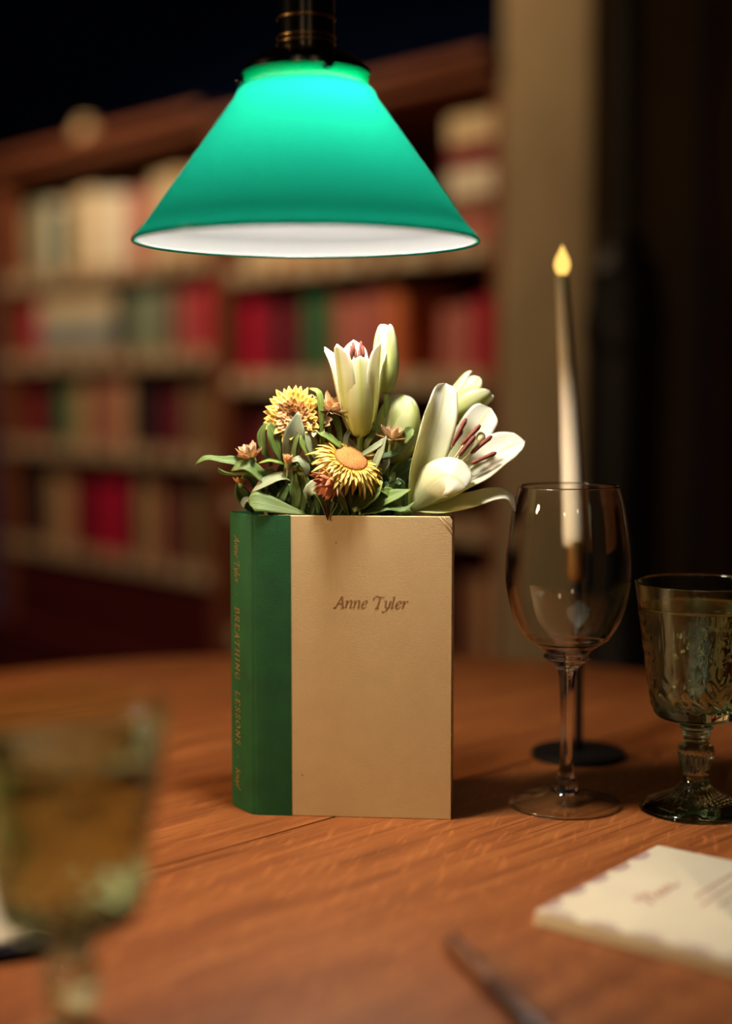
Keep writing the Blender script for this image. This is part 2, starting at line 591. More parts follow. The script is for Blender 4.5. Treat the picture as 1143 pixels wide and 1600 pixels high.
M_brass = mat('brass', (0.78, 0.50, 0.20), 0.28, metal=1.0)
t_mid = px_t(343)
t_left = px_t(-9)
t_right = px_t(786)
LIP1 = [T + .609, T + .383, T + .143, T - .142]
LIP2 = [T + .572, T + .326, T + .035, T - .27]
bookcase('tall red-brown bookcase with four full shelves standing left of the green lamp', t_mid, t_left, LIP1, T + .890)
bookcase('red-brown bookcase half hidden behind the green lamp and the flowers, ending at the olive pilaster', t_right + 0.002, t_mid - 0.002, LIP2, T + .862)

BC = {
    'red': (0.55, 0.008, 0.055), 'dark red': (0.22, 0.006, 0.025), 'maroon': (0.15, 0.014, 0.03), 'rose': (0.52, 0.17, 0.14),
    'cream': (0.72, 0.58, 0.36), 'white': (0.85, 0.78, 0.62), 'tan': (0.56, 0.34, 0.17), 'brown': (0.27, 0.115, 0.065),
    'green': (0.012, 0.17, 0.07), 'dark green': (0.012, 0.06, 0.04), 'grey-green': (0.22, 0.27, 0.18), 'grey-blue': (0.32, 0.36, 0.34),
    'black': (0.012, 0.012, 0.018), 'orange': (0.62, 0.17, 0.06), 'grey': (0.30, 0.27, 0.22), 'olive': (0.25, 0.16, 0.075),
}
BM = {k: mat('cloth_' + k.replace(' ', '_').replace('-', '_'), c, 0.65, spec=0.25, noise=(25, 0.15)) for k, c in BC.items()}
ORD = ['first', 'second', 'third', 'fourth', 'fifth', 'sixth', 'seventh', 'eighth', 'ninth', 'tenth', 'eleventh', 'twelfth',
       'thirteenth', 'fourteenth', 'fifteenth', 'sixteenth', 'seventeenth', 'eighteenth', 'nineteenth', 'twentieth', 'twenty-first', 'twenty-second',
       'twenty-third', 'twenty-fourth', 'twenty-fifth', 'twenty-sixth', 'twenty-seventh', 'twenty-eighth']


def shelf_book(t0, t1, z, h, col, label, group, d0=0.03, depth=0.16, lean=0.0):
    """Upright book: boards and rounded spine (root mesh), page block and raised bands (parts). t0 < t1."""
    wd = t1 - t0
    c = bk((t0 + t1) / 2, d0, z)
    R = RB @ Matrix.Rotation(lean, 3, 'Y')
    m = MB()
    bt = min(0.0035, wd * 0.16)
    n = 7
    prof = []                                             # outline seen from above, x along, y into
    for k in range(n):
        a = PI * k / (n - 1)
        prof.append((-math.cos(a) * wd / 2, 0.006 - math.sin(a) * 0.006))
    inn = []
    for k in range(n):
        a = PI * k / (n - 1)
        inn.append((-math.cos(a) * (wd / 2 - bt), 0.0085 - math.sin(a) * 0.006))
    out = [(-wd / 2, depth)] + prof + [(wd / 2, depth)]
    ins = [(-wd / 2 + bt, depth)] + inn + [(wd / 2 - bt, depth)]
    q = len(out)
    vs = [Vector((x, y, zz)) for zz in (0, h) for (x, y) in out] + [Vector((x, y, zz)) for zz in (0, h) for (x, y) in ins]
    fs = []
    for i in range(q - 1):
        fs.append((i, i + 1, q + i + 1, q + i))
        fs.append((2 * q + i, 3 * q + i, 3 * q + i + 1, 2 * q + i + 1))
        fs.append((q + i, q + i + 1, 3 * q + i + 1, 3 * q + i))
        fs.append((i, 2 * q + i, 2 * q + i + 1, i + 1))
    fs.append((0, q, 3 * q, 2 * q)); fs.append((q - 1, 3 * q - 1, 4 * q - 1, 2 * q - 1))
    shift = abs(math.sin(lean)) * wd / 2
    m.add([c + R @ p + Vector((0, 0, shift)) for p in vs], fs)
    o = m.build('book', BM[col], origin=c, sharp=40)
    pb = MB().box(c + R @ Vector((0, depth / 2 + 0.003, h / 2)) + Vector((0, 0, shift)), (wd - 2 * bt, depth - 0.016, h - 0.008), R)
    pb.build('page_block', M_page, o, smooth=False)
    return tag(o, label, 'book', group)


def row(z, spec, which, group, hmax):
    """spec: (px0, px1, colour, relative height, how many books share the stretch)."""
    items = []
    for (a, b, col, hr, n) in spec:
        for k in range(n):
            p0, p1 = a + (b - a) * k / n, a + (b - a) * (k + 1) / n
            items.append((p0, p1, col, hr * random.uniform(0.95, 1.03)))
    for i, (p0, p1, col, hr) in enumerate(items):
        ta, tb = px_t(p1), px_t(p0)
        lo, hi = (t_mid + .034, t_left - .086) if p0 < 340 else (t_right + .036, t_mid - .036)
        ta, tb = max(ta, lo), min(tb, hi)
        if tb - ta < .008: continue
        g = 0.0012
        shelf_book(ta + g, tb - g, z + 0.0005, min(hmax * hr, hmax), col, '%s book, %s from left on the %s' % (col, ORD[i], which), group, d0=0.028 + random.uniform(0, 0.014))


def flat_stack(px0, px1, z, layers, where, group, d0=0.03, dp=0.2):
    ta, tb = px_t(px1), px_t(px0)
    if px0 > 340: ta = max(ta, t_right + .036)
    zz = z + 0.0005
    names = ['bottom', 'second', 'third', 'fourth', 'fifth', 'top']
    for k, (h, col, sh) in enumerate(layers):
        m = MB()
        bt = min(0.004, h * 0.15)
        a, b = ta + sh, tb - 0.004
        bbox(m, a, b, d0, d0 + dp, zz, zz + bt)
        bbox(m, a, b, d0, d0 + dp, zz + h - bt, zz + h)
        bbox(m, a, b, d0, d0 + 0.004, zz + bt, zz + h - bt)
        o = m.build('book', BM[col], origin=bk((a + b) / 2, d0 + dp / 2, zz), smooth=False, bevel=0.0015)
        bbox(MB(), a + 0.005, b - 0.005, d0 + 0.004, d0 + dp - 0.006, zz + bt, zz + h - bt).build('page_block', M_page, o, smooth=False)
        pos = 'topmost' if k == len(layers) - 1 else ('lowest' if k == 0 else ORD[k] + ' up')
        tag(o, '%s book lying flat, %s in the stack, %s' % (col, pos, where), 'book', group)
        zz += h + 0.0003


L1 = 'top shelf of the left bookcase'
row(LIP1[0], [(22, 34, 'tan', .8, 1), (34, 58, 'grey-green', .86, 2), (58, 70, 'white', .9, 1), (70, 98, 'dark green', .78, 2), (98, 132, 'cream', .92, 2), (132, 186, 'white', .86, 3),
              (186, 222, 'rose', .8, 2), (222, 262, 'cream', .9, 2), (262, 318, 'tan', .9, 3)], L1, 'books on the top shelf of the left bookcase', 0.235)
L2 = 'second shelf of the left bookcase'
row(LIP1[1], [(24, 42, 'red', .8, 1)], 'second shelf edge, left bookcase', 'books on the second shelf of the left bookcase', 0.195)
flat_stack(46, 164, LIP1[1], [(.042, 'grey', 0), (.034, 'grey-blue', .006), (.028, 'grey-blue', 0), (.058, 'cream', .004)], L2, 'books lying flat on the second shelf')
row(LIP1[1], [(166, 182, 'black', .9, 1), (182, 214, 'grey-green', .97, 1), (214, 246, 'grey-green', .95, 2), (246, 258, 'maroon', .85, 1), (258, 286, 'rose', .86, 2), (286, 330, 'red', .98, 3)],
    'second shelf, left bookcase, beyond flat stack', 'books on the second shelf of the left bookcase', 0.195)
L3 = 'third shelf of the left bookcase'
row(LIP1[2], [(24, 54, 'dark red', .9, 2), (54, 70, 'dark green', .9, 1), (70, 92, 'green', .95, 1), (92, 120, 'tan', .85, 2), (120, 148, 'brown', .88, 2), (148, 166, 'rose', .92, 1), (166, 186, 'tan', .9, 1), (188, 224, 'black', .85, 2),
              (224, 264, 'maroon', .7, 2), (266, 316, 'olive', .85, 3)], L3, 'books on the third shelf of the left bookcase', 0.205)
L4 = 'lowest shelf of the left bookcase'
row(LIP1[3], [(24, 56, 'black', .8, 2), (56, 86, 'tan', .9, 2), (86, 132, 'dark red', .85, 3), (132, 176, 'red', .85, 3), (178, 196, 'black', .8, 1), (196, 226, 'tan', .9, 2), (226, 262, 'maroon', .85, 3), (262, 296, 'olive', .8, 2)],
    L4, 'books on the lowest shelf of the left bookcase', 0.235)
R1 = 'top shelf of the right bookcase'
flat_stack(688, 780, LIP2[0], [(.050, 'rose', .0), (.040, 'brown', .02), (.052, 'white', .0), (.046, 'dark red', .012), (.054, 'cream', 0)], R1, 'books lying flat on the top shelf of the right bookcase', 0.012, 0.2)
row(LIP2[0], [(352, 420, 'cream', .85, 3), (420, 520, 'tan', .9, 4)], R1, 'books on the top shelf of the right bookcase', 0.25)
R2 = 'second shelf of the right bookcase'
row(LIP2[1], [(358, 386, 'red', .93, 2), (386, 408, 'dark red', .9, 1), (408, 436, 'maroon', .86, 2), (436, 456, 'maroon', .84, 1), (456, 490, 'green', .93, 2), (490, 508, 'brown', .9, 1), (508, 544, 'rose', .84, 2),
              (544, 576, 'rose', .9, 2), (576, 606, 'orange', .93, 1)], R2, 'books on the second shelf of the right bookcase', 0.185)
row(LIP2[1], [(664, 716, 'rose', .72, 2), (716, 766, 'red', .8, 3)], 'second shelf, right bookcase, beyond the gap', 'books on the second shelf of the right bookcase', 0.185)
R3 = 'third shelf of the right bookcase'
row(LIP2[2], [(352, 400, 'maroon', .8, 3), (400, 470, 'brown', .85, 3), (600, 640, 'black', .7, 2)], R3, 'books on the third shelf of the right bookcase', 0.23)
R4 = 'lowest shelf of the right bookcase'
row(LIP2[3], [(700, 730, 'brown', .8, 1), (730, 752, 'tan', .8, 1), (752, 780, 'maroon', .85, 1)], R4, 'books on the lowest visible shelf of the right bookcase', 0.26)

# ornaments on the bookcase top
tt = px_t(82)
zc = T + .945
M_orn = mat('glazed_pottery', (0.62, 0.45, 0.22), 0.25, noise=(20, 0.1))
p = bk(tt, 0.12, zc)
o = MB().lathe([(0, 0), (.022, 0), (.026, .006), (.036, .026), (.040, .045), (.034, .064), (.022, .074), (.019, .080), (.024, .088), (.0225, .088), (.017, .080), (.0, .078)], p, 32).build('vase', M_orn, origin=p)
tag(o, 'small round amber vase on top of the left bookcase', 'vase')

# ---------------------------------------------------------------- black iron post
M_black = mat('black_iron', (0.006, 0.006, 0.009), 0.45, metal=0.0, noise=(30, 0.3))
yp = 2.35
pb = at(970, 800, yp); pb = Vector((pb.x, yp, 0))
zz = lambda y: at(970, y, yp).z
post = thing('iron_post', 'black iron post with a swollen collar rising to the ceiling beside the olive pilaster', 'post', pb)
MB().lathe([(0, 0), (.15, 0), (.15, .03), (.11, .06), (.075, .12), (.062, .2), (.062, zz(560)), (0, zz(560))], pb, 32).build('lower_shaft', M_black, post, sharp=40)
MB().lathe([(.0, zz(560)), (.060, zz(560)), (.068, zz(520)), (.060, zz(470)), (.056, zz(440)), (.062, zz(425)), (.046, zz(405)), (.034, zz(390)), (.038, zz(375)), (.020, zz(360)), (0, zz(360))], pb, 32).build('collar', M_black, post, sharp=50)
MB().lathe([(0, zz(362)), (.0165, zz(362)), (.0165, H), (0, H)], pb, 24).build('pole', M_black, post, sharp=50)

# ---------------------------------------------------------------- round oak table, split along its middle
OAK = [(0.125, 0.034, 0.009), (0.255, 0.077, 0.019), (0.37, 0.128, 0.033)]
M_oak = wood_mat('oak', OAK, math.radians(45), 0.44, fleck=0.2, bump=0.3)
M_oak2 = wood_mat('oak_flecked', OAK, math.radians(45), 0.44, fleck=0.45, bump=0.3)
M_oak_dark = wood_mat('oak_dark', [(0.10, 0.03, 0.012), (0.15, 0.05, 0.02), (0.2, 0.07, 0.03)], 0, 0.4)
TC = Vector((-0.05, 1.04, 0))
TR = 0.62
seam_pt = on_table(510, 1280)
seam_d = Vector((1, 1, 0)).normalized()
seam_n = Vector((-1, 1, 0)).normalized()
off = (Vector((seam_pt.x, seam_pt.y, 0)) - TC).dot(seam_n)
table = thing('round_table', 'round oak table split by a seam, carrying the book vase and glasses', 'table', TC)


def half_top(side):
    """Half of the round top: arc plus the straight seam edge, with a rounded rim."""
    g = 0.0010
    base_off = off + (g if side > 0 else -g)
    a0 = math.asin(base_off / TR)
    angs = [a0 + (PI - 2 * a0) * k / 60 for k in range(61)] if side > 0 else [PI - a0 + (PI + 2 * a0) * k / 60 for k in range(61)]
    layers = [(0.0, -0.030), (0.0, -0.006), (-0.0015, -0.002), (-0.006, 0.0)]
    vs, fs = [], []
    n = 61
    for (dr, dz) in layers:
        for a in angs:
            r = TR + dr
            u, v = r * math.cos(a), r * math.sin(a)
            if side > 0: v = max(v, base_off)
            else: v = min(v, base_off)
            vs.append(TC + seam_d * u + seam_n * v + Vector((0, 0, T + dz)))
    for l in range(3):
        for k in range(n):
            q = (k + 1) % n
            fs.append((l * n + k, l * n + q, (l + 1) * n + q, (l + 1) * n + k))
    fs.append(tuple(range(n - 1, -1, -1)))
    fs.append(tuple(3 * n + k for k in range(n)))
    return MB().add(vs, fs)


half_top(1).build('table_leaf', M_oak, table, smooth=False)
half_top(-1).build('table_leaf', M_oak2, table, smooth=False)
ap = MB().lathe([(TR - .07, T - .09), (TR - .045, T - .09), (TR - .045, T - .0305), (TR - .07, T - .0305)], TC, 64, closed=True)
ap.build('apron', M_oak_dark, table, sharp=40)
MB().lathe([(0, .10), (.10, .10), (.11, .16), (.075, .24), (.06, .40), (.085, .52), (.07, .60), (.14, .66), (.14, T - .031), (0, T - .031)], TC, 40).build('pedestal', M_oak_dark, table, sharp=45)
for k in range(4):
    a = PI / 4 + k * PI / 2
    d = Vector((math.cos(a), math.sin(a), 0))
    MB().tube([TC + d * .06 + Vector((0, 0, .17)), TC + d * .2 + Vector((0, 0, .14)), TC + d * .34 + Vector((0, 0, .06)), TC + d * .42 + Vector((0, 0, .03))], [.04, .04, .034, .03], 12).build('foot', M_oak_dark, table)

# ---------------------------------------------------------------- pendant lamp with green glass shade
LY = 0.980
LX = at(479, 378, LY).x
LZ = lambda y: at(479, y, LY).z
LR = lambda px, y: px / F_PX * (Vector(at(479, y, LY)) - CAM).dot(Vector((0, math.cos(PITCH), -math.sin(PITCH))))
lc = Vector((LX, LY, 0))
lampr = thing('pendant_lamp', 'pendant lamp with a green glass cone shade glowing above the book vase', 'lamp', Vector((LX, LY, LZ(378))))


def shade_mat(name, col, tr, coat):
    m = bpy.data.materials.new(name)
    m.use_nodes = True
    nt = m.node_tree
    b = nt.nodes['Principled BSDF']
    b.inputs['Base Color'].default_value = (*col, 1)
    b.inputs['Roughness'].default_value = 0.18
    b.inputs['Coat Weight'].default_value = coat
    t = nt.nodes.new('ShaderNodeBsdfTranslucent'); t.inputs[0].default_value = (*tr, 1)
    mx = nt.nodes.new('ShaderNodeMixShader'); mx.inputs[0].default_value = 0.62
    nt.links.new(b.outputs[0], mx.inputs[1]); nt.links.new(t.outputs[0], mx.inputs[2])
    nt.links.new(mx.outputs[0], nt.nodes['Material Output'].inputs[0])
    return m


M_green_glass = shade_mat('green_cased_glass', (0.0, 0.05, 0.03), (0.012, 0.60, 0.37), 0.12)
M_opal = shade_mat('white_opal_glass', (0.32, 0.32, 0.315), (0.155, 0.16, 0.155), 0.0)
M_collar_glass = shade_mat('green_collar_glass', (0.0, 0.07, 0.04), (0.002, 0.17, 0.09), 0.3)
M_bake = mat('black_bakelite', (0.004, 0.004, 0.006), 0.22, noise=(40, 0.3))
zr, zs, zk, zt = LZ(378), LZ(152), LZ(138), LZ(120)
rr_, rs, rk = LR(268, 378), LR(110, 152), LR(97, 130)
th = 0.0016
outer = [(rr_ - .0012, zr - .0008), (rr_, zr), (rr_ + .0003, zr + .0015)]
for k in range(1, 9):
    q = k / 9
    outer.append((rr_ + (rs - rr_) * q, zr + (zs - zr) * q))
outer += [(rs + .0012, zs - .002), (rs - .0008, zs + .0028), (rs - .003, (zs + zk) / 2 + .002), (rk + .001, zk + .0006)]
MB().lathe(outer, lc, 96).build('shade', M_green_glass, lampr)
inner = [(max(r - th, 0.001), z + (0.0002 if i else 0)) for i, (r, z) in enumerate(outer[1:])]
MB().lathe(inner, lc, 96).build('shade_lining', M_opal, lampr)
rim = MB().tube([lc + Vector((rr_ * math.cos(a), rr_ * math.sin(a), zr - .0003)) for a in [2 * PI * k / 96 for k in range(97)]], .0011, 8)
rim.build('shade_rim', M_green_glass, lampr)
MB().lathe([(rk - .0022, zk - .001), (rk, zk - .001), (rk, zt), (rk + .0014, zt + .0008), (rk + .0005, zt + .0018), (rk - .0022, zt + .0014)], lc, 72, closed=True).build('shade_collar', M_collar_glass, lampr)
zf = zt + .0012
MB().lathe([(0, zf), (rk + .0015, zf), (rk + .0015, zf + .003), (rk - .004, zf + .008), (.028, zf + .013), (.021, zf + .015), (0, zf + .015)], lc, 48).build('fitter', M_bake, lampr, sharp=40)
sk = MB().lathe([(0, zf + .015), (.0185, zf + .015), (.0185, zf + .055), (.0185, zf + .085), (.012, zf + .095), (0, zf + .095)], lc, 48).build('socket', M_bake, lampr, sharp=40)
for y in (31, 60, 69):  # brass rings stand in for gold glints on the socket's grooves
    z = LZ(y)
    MB().tube([lc + Vector((.0184 * math.cos(a), .0184 * math.sin(a), z)) for a in [2 * PI * k / 48 for k in range(49)]], .0011, 8).build('ring', M_brass, sk)
MB().lathe([(0, zf + .094), (.006, zf + .094), (.006, H - .03), (0, H - .03)], lc, 20).build('pole', M_bake, lampr, sharp=40)
MB().lathe([(0, H - .035), (.055, H - .035), (.06, H), (0, H)], lc, 32).build('ceiling_rose', M_bake, lampr, sharp=40)
for k in range(3):
    a = -PI / 2 + math.radians(20) + k * 2 * PI / 3
    d = Vector((math.cos(a), math.sin(a), 0))
    MB().tube([lc + d * (rk - .001) + Vector((0, 0, zt - .001)), lc + d * (rk + .007) + Vector((0, 0, zt - .001))], [.0022, .0030], 12).build('thumb_screw', M_bake, lampr)
    MB().tube([lc + d * (rk + .0015) + Vector((0, 0, zt - .002)), lc + d * (rk + .0015) + Vector((0, 0, zf + .003))], .0016, 8).build('screw_tab', M_bake, lampr)
M_bulb = emit_mat('bulb_light', (1.0, 0.94, 0.85), BULB)
zb = zs - .014
bc = lc + Vector((.010, -.010, 0))
bulb = MB().lathe([(0, zb - .030), (.010, zb - .0285), (.019, zb - .022), (.0245, zb - .011), (.026, zb), (.0235, zb + .011), (.017, zb + .021), (.013, zb + .030), (.013, zb + .034), (0, zb + .034)], bc, 32).build('bulb', M_bulb, lampr)
MB().lathe([(0, zb + .033), (.0135, zb + .033), (.0135, zf + .002), (0, zf + .002)], bc, 24).build('bulb_cap', M_bake, bulb)

# ---------------------------------------------------------------- writing: pen strokes of a broad nib
G = {
    'A': (.60, [[(-.02, 0), (.06, .01), (.33, .70)], [(.33, .70), (.50, .0)], [(.14, .25), (.42, .25)], [(-.06, 0), (.12, 0)], [(.40, 0), (.60, 0)]]),
    'n': (.46, [[(-.02, .38), (.05, .45), (.08, .40), (.06, 0)], [(.07, .22), (.17, .40), (.28, .45), (.34, .38), (.32, .12), (.33, .02), (.38, .0), (.44, .06)]]),
    'e': (.38, [[(.06, .20), (.20, .25), (.30, .34), (.26, .44), (.15, .43), (.05, .28), (.04, .12), (.11, .01), (.21, .01), (.33, .11)]]),
    'T': (.62, [[(-.06, .52), (.0, .66), (.12, .72), (.30, .67), (.48, .66), (.62, .74)], [(.33, .67), (.30, .3), (.26, .0)], [(.15, 0), (.38, 0)], [(-.06, .52), (-.02, .56), (.02, .54)]]),
    'y': (.42, [[(-.02, .38), (.05, .45), (.09, .40), (.10, .14), (.18, .03), (.26, .10)], [(.36, .45), (.30, .12), (.20, -.12), (.06, -.22), (-.04, -.18)]]),
    'l': (.22, [[(-.01, .64), (.06, .70), (.08, .66), (.05, .1), (.08, .0), (.17, .07)]]),
    'r': (.34, [[(-.02, .38), (.05, .45), (.08, .40), (.06, 0)], [(.07, .22), (.15, .38), (.25, .45), (.31, .41)]]),
    'o': (.40, [[(.18, .45), (.06, .34), (.04, .14), (.14, .0), (.28, .10), (.31, .30), (.22, .44), (.16, .45)]]),
    'p': (.44, [[(.0, .40), (.06, .45), (.07, .38), (.03, -.20)], [(-.04, -.2), (.10, -.2)], [(.07, .30), (.18, .44), (.30, .42), (.34, .25), (.25, .05), (.12, .0), (.06, .08)]]),
    'f': (.28, [[(.32, .66), (.24, .71), (.17, .62), (.12, .2), (.06, -.14), (-.04, -.2)], [(.04, .43), (.26, .43)]]),
    'K': (.60, [[(.09, .70), (.09, 0)], [(.0, .70), (.18, .70)], [(.0, 0), (.18, 0)], [(.50, .70), (.10, .34)], [(.22, .44), (.52, .0)], [(.44, 0), (.60, 0)]]),
    'B': (.56, [[(.08, .70), (.08, 0)], [(.0, .70), (.26, .70), (.40, .62), (.38, .44), (.22, .38), (.09, .38)], [(.24, .38), (.44, .32), (.46, .12), (.30, .0), (.0, .0)]]),
    'R': (.60, [[(.08, .70), (.08, 0)], [(.0, .70), (.26, .70), (.42, .62), (.40, .42), (.22, .36), (.09, .36)], [(.22, .36), (.40, .10), (.56, .0)], [(0, 0), (.17, 0)]]),
    'E': (.52, [[(.08, .70), (.08, 0)], [(.0, .70), (.42, .70), (.42, .60)], [(.08, .37), (.32, .37)], [(.0, 0), (.42, 0), (.46, .12)]]),
    'H': (.66, [[(.08, .70), (.08, 0)], [(.50, .70), (.50, 0)], [(.08, .36), (.50, .36)], [(0, .7), (.17, .7)], [(0, 0), (.17, 0)], [(.41, .7), (.59, .7)], [(.41, 0), (.59, 0)]]),
    'I': (.30, [[(.12, .70), (.12, 0)], [(.03, .7), (.21, .7)], [(.03, 0), (.21, 0)]]),
    'N': (.66, [[(.08, .70), (.08, 0)], [(.08, .70), (.50, .0)], [(.50, .70), (.50, .0)], [(0, .7), (.12, .7)], [(0, 0), (.17, 0)], [(.41, .7), (.59, .7)]]),
    'G': (.64, [[(.50, .56), (.42, .68), (.26, .71), (.08, .56), (.04, .32), (.14, .06), (.32, .0), (.48, .08), (.50, .30)], [(.36, .30), (.58, .30)]]),
    'L': (.50, [[(.08, .70), (.08, 0)], [(.0, .70), (.18, .70)], [(.0, 0), (.42, 0), (.47, .14)]]),
    'S': (.46, [[(.36, .58), (.28, .70), (.12, .68), (.06, .52), (.16, .40), (.32, .28), (.36, .12), (.24, .0), (.10, .02), (.03, .14)]]),
    'O': (.68, [[(.30, .71), (.10, .60), (.04, .34), (.14, .06), (.32, .0), (.52, .12), (.57, .38), (.46, .64), (.28, .71)]]),
    'a': (.42, [[(.30, .42), (.18, .45), (.06, .30), (.05, .08), (.14, .0), (.26, .16), (.32, .44)], [(.32, .44), (.29, .10), (.33, .0), (.40, .06)]]),
    'm': (.66, [[(-.02, .38), (.05, .45), (.06, .0)], [(.07, .22), (.17, .42), (.26, .43), (.28, .0)], [(.29, .22), (.40, .42), (.49, .43), (.50, .06), (.56, .0), (.62, .06)]]),
    's': (.34, [[(.27, .40), (.17, .45), (.07, .36), (.15, .24), (.25, .12), (.16, .0), (.03, .06)]]),
    't': (.28, [[(.12, .62), (.08, .1), (.13, .0), (.22, .07)], [(.0, .44), (.24, .44)]]),
    'u': (.46, [[(-.02, .38), (.05, .45), (.07, .40), (.06, .12), (.12, .0), (.24, .10), (.32, .40)], [(.33, .45), (.30, .08), (.35, .0), (.43, .06)]]),
    '.': (.34, [[(.10, .30), (.16, .36), (.22, .30), (.16, .24), (.10, .30)], [(.13, .30), (.19, .30)]]),
    ' ': (.28, []),
}


def write(mb, text, place, size, slant=0.2, nib=0.085, hair=0.016, track=0.02, angle=35, caps=('ABEGHIKLNORST')):
    """Lay text as flat pen strokes; place(x, y) turns text coordinates (in metres) into a world point."""
    x = 0.0
    for ch in text:
        wd, strokes = G[ch]
        for st in strokes:
            P = [Vector((a + b * slant, b, 0)) for (a, b) in st]
            D = cat_rom(P, (len(P) - 1) * 5) if len(P) > 2 else cat_rom(P, 4)
            nv = Vector((math.cos(math.radians(angle)), math.sin(math.radians(angle)), 0)) * nib / 2
            for i in range(len(D) - 1):
                a, b = D[i], D[i + 1]
                t = (b - a)
                if t.length < 1e-6: continue
                nn = Vector((-t.y, t.x, 0)).normalized() * hair
                if nv.dot(nn) < 0: nn = -nn
                o_ = nv + nn
                q = [a - o_, b - o_, b + o_, a + o_]
                mb.add([place((x + k.x) * size, k.y * size) for k in q], [(0, 1, 2, 3)])
        x += wd + track
    return x * size


def text_width(text, track=0.02):
    return sum(G[c][0] + track for c in text)


# ---------------------------------------------------------------- the book made into a flower vase
BO = on_table(395, 1273)
BO = Vector((BO.x, BO.y, T))
BE = on_table(704.5, 1281)
cx = Vector((BE.x - BO.x, BE.y - BO.y, 0))
BW = cx.length
cx.normalize()
ky = Vector((-cx.y, cx.x, 0))
RBK = Matrix((cx, ky, Vector((0, 0, 1)))).transposed()
BH = at(550, 806, (BO.y + BE.y) / 2).z - T
BT = 0.043
bp_ = lambda c, k, z: BO + cx * c + ky * k + Vector((0, 0, z))
M_cream = cloth_mat('cream_cloth', (0.52, 0.385, 0.20), 2600, 0.32, 0.8, 0.03)
M_greencloth = cloth_mat('green_cloth', (0.009, 0.070, 0.022), 2200, 0.4, 0.75, 0.15)
M_gold = mat('dull_gold_print', (0.24, 0.125, 0.035), 0.5, noise=(300, 0.25))
M_print = mat('brown_print', (0.27, 0.14, 0.055), 0.6, noise=(300, 0.15))
M_soil = mat('soil', (0.022, 0.014, 0.009), 0.95, noise=(200, 0.5), bump=(300, 0.8))
book = thing('book_vase', 'hardback book with green cloth spine and cream cover hollowed into a flower vase', 'vase', bp_(BW / 2, BT / 2, 0))
bt = 0.0028


def board(k0, k1):
    """A cover board with one worn corner and eased edges."""
    ch = 0.0035
    prof = [(0.004, 0), (BW, 0), (BW, BH - ch), (BW - ch * .6, BH), (0.004, BH)]
    n = len(prof)
    vs = [bp_(c, k0, z) for (c, z) in prof] + [bp_(c, k1, z) for (c, z) in prof]
    fs = [tuple(range(n)), tuple(range(2 * n - 1, n - 1, -1))] + [(i, n + i, n + (i + 1) % n, (i + 1) % n) for i in range(n)]
    return MB().add(vs, fs)


board(0, bt).build('front_board', M_cream, book, smooth=False, bevel=0.0006)
board(BT - bt, BT).build('back_board', M_cream, book, smooth=False, bevel=0.0006)
cw = 0.0278                                # cloth strip on the boards
# spine cloth: from the strip on the front board round the spine to the back board
sp = [(cw, -.00025), (.012, -.0003), (.004, -.0003), (.0022, .0002), (.0008, .0003), (-.0010, .0008), (-.0060, .0066), (-.0115, .0134), (-.0165, .0200), (-.0192, .0245), (-.0198, .0285), (-.0185, .0335), (-.0140, .0385),
      (-.0060, .0422), (-.0005, BT - .0006), (.002, BT - .0004), (.005, BT + .0003), (cw, BT + .00025)]
sp_in = []
for i, (c, k) in enumerate(sp):
    a, b = Vector((*sp[max(i - 1, 0)], 0)), Vector((*sp[min(i + 1, len(sp) - 1)], 0))
    t = (b - a).normalized()
    nrm = Vector((t.y, -t.x, 0))
    tk = 0.0002 if (i < 4 or i > len(sp) - 4) else 0.0016
    q = Vector((c, k, 0)) + nrm * tk
    if i < 4: q = Vector((c, .0000, 0))
    if i > len(sp) - 4: q = Vector((c, BT, 0))
    sp_in.append((q.x, q.y))
n = len(sp)
m = MB()
zlev = [0.0, 0.0012, BH - 0.0012, BH]
vs = []
for z in zlev:
    e = 0.0005 if z in (zlev[0], zlev[-1]) else 0.0
    vs += [bp_(c + (e if 4 < i < n - 4 else 0), k, z) for i, (c, k) in enumerate(sp)]
vs += [bp_(c, k, z) for z in (0.0, BH) for (c, k) in sp_in]
fs = []
for l in range(3):
    for i in range(n - 1):
        fs.append((l * n + i + 1, l * n + i, (l + 1) * n + i, (l + 1) * n + i + 1))
for i in range(n - 1):
    fs.append((3 * n + i + 1, 3 * n + i, 5 * n + i, 5 * n + i + 1))
    fs.append((i, i + 1, 4 * n + i + 1, 4 * n + i))
    fs.append((4 * n + i, 4 * n + i + 1, 5 * n + i + 1, 5 * n + i))
fs += [(0, 4 * n, 5 * n, 3 * n), (n - 1, 3 * n + n - 1, 5 * n + n - 1, 4 * n + n - 1)]
m.add(vs, fs)
m.build('spine', M_greencloth, book, sharp=60)
# page block, cut out into a trough
m = MB()
zt_ = BH - 0.005
for (a, b, k0, k1) in ((.002, BW - .006, bt, bt + .005), (.002, BW - .006, BT - bt - .005, BT - bt), (.002, .010, bt + .005, BT - bt - .005), (BW - .014, BW - .006, bt + .005, BT - bt - .005)):
    m.box(bp_((a + b) / 2, (k0 + k1) / 2, .003 + (zt_ - .003) / 2), (b - a, k1 - k0, zt_ - .003), RBK)
m.build('page_block', M_page, book, smooth=False)
sl = MB()
nx, ny = 60, 16
vs = []
for i in range(nx + 1):
    for j in range(ny + 1):
        vs.append(bp_(.010 + (BW - .024) * i / nx, bt + .005 + (BT - 2 * bt - .010) * j / ny, BH - .014 + random.uniform(-.002, .003)))
q0 = len(vs)
vs += [bp_(.010 + (BW - .024) * i, bt + .005 + (BT - 2 * bt - .010) * j, .004) for (i, j) in ((0, 0), (1, 0), (1, 1), (0, 1))]
fs = [(i * (ny + 1) + j, (i + 1) * (ny + 1) + j, (i + 1) * (ny + 1) + j + 1, i * (ny + 1) + j + 1) for i in range(nx) for j in range(ny)]
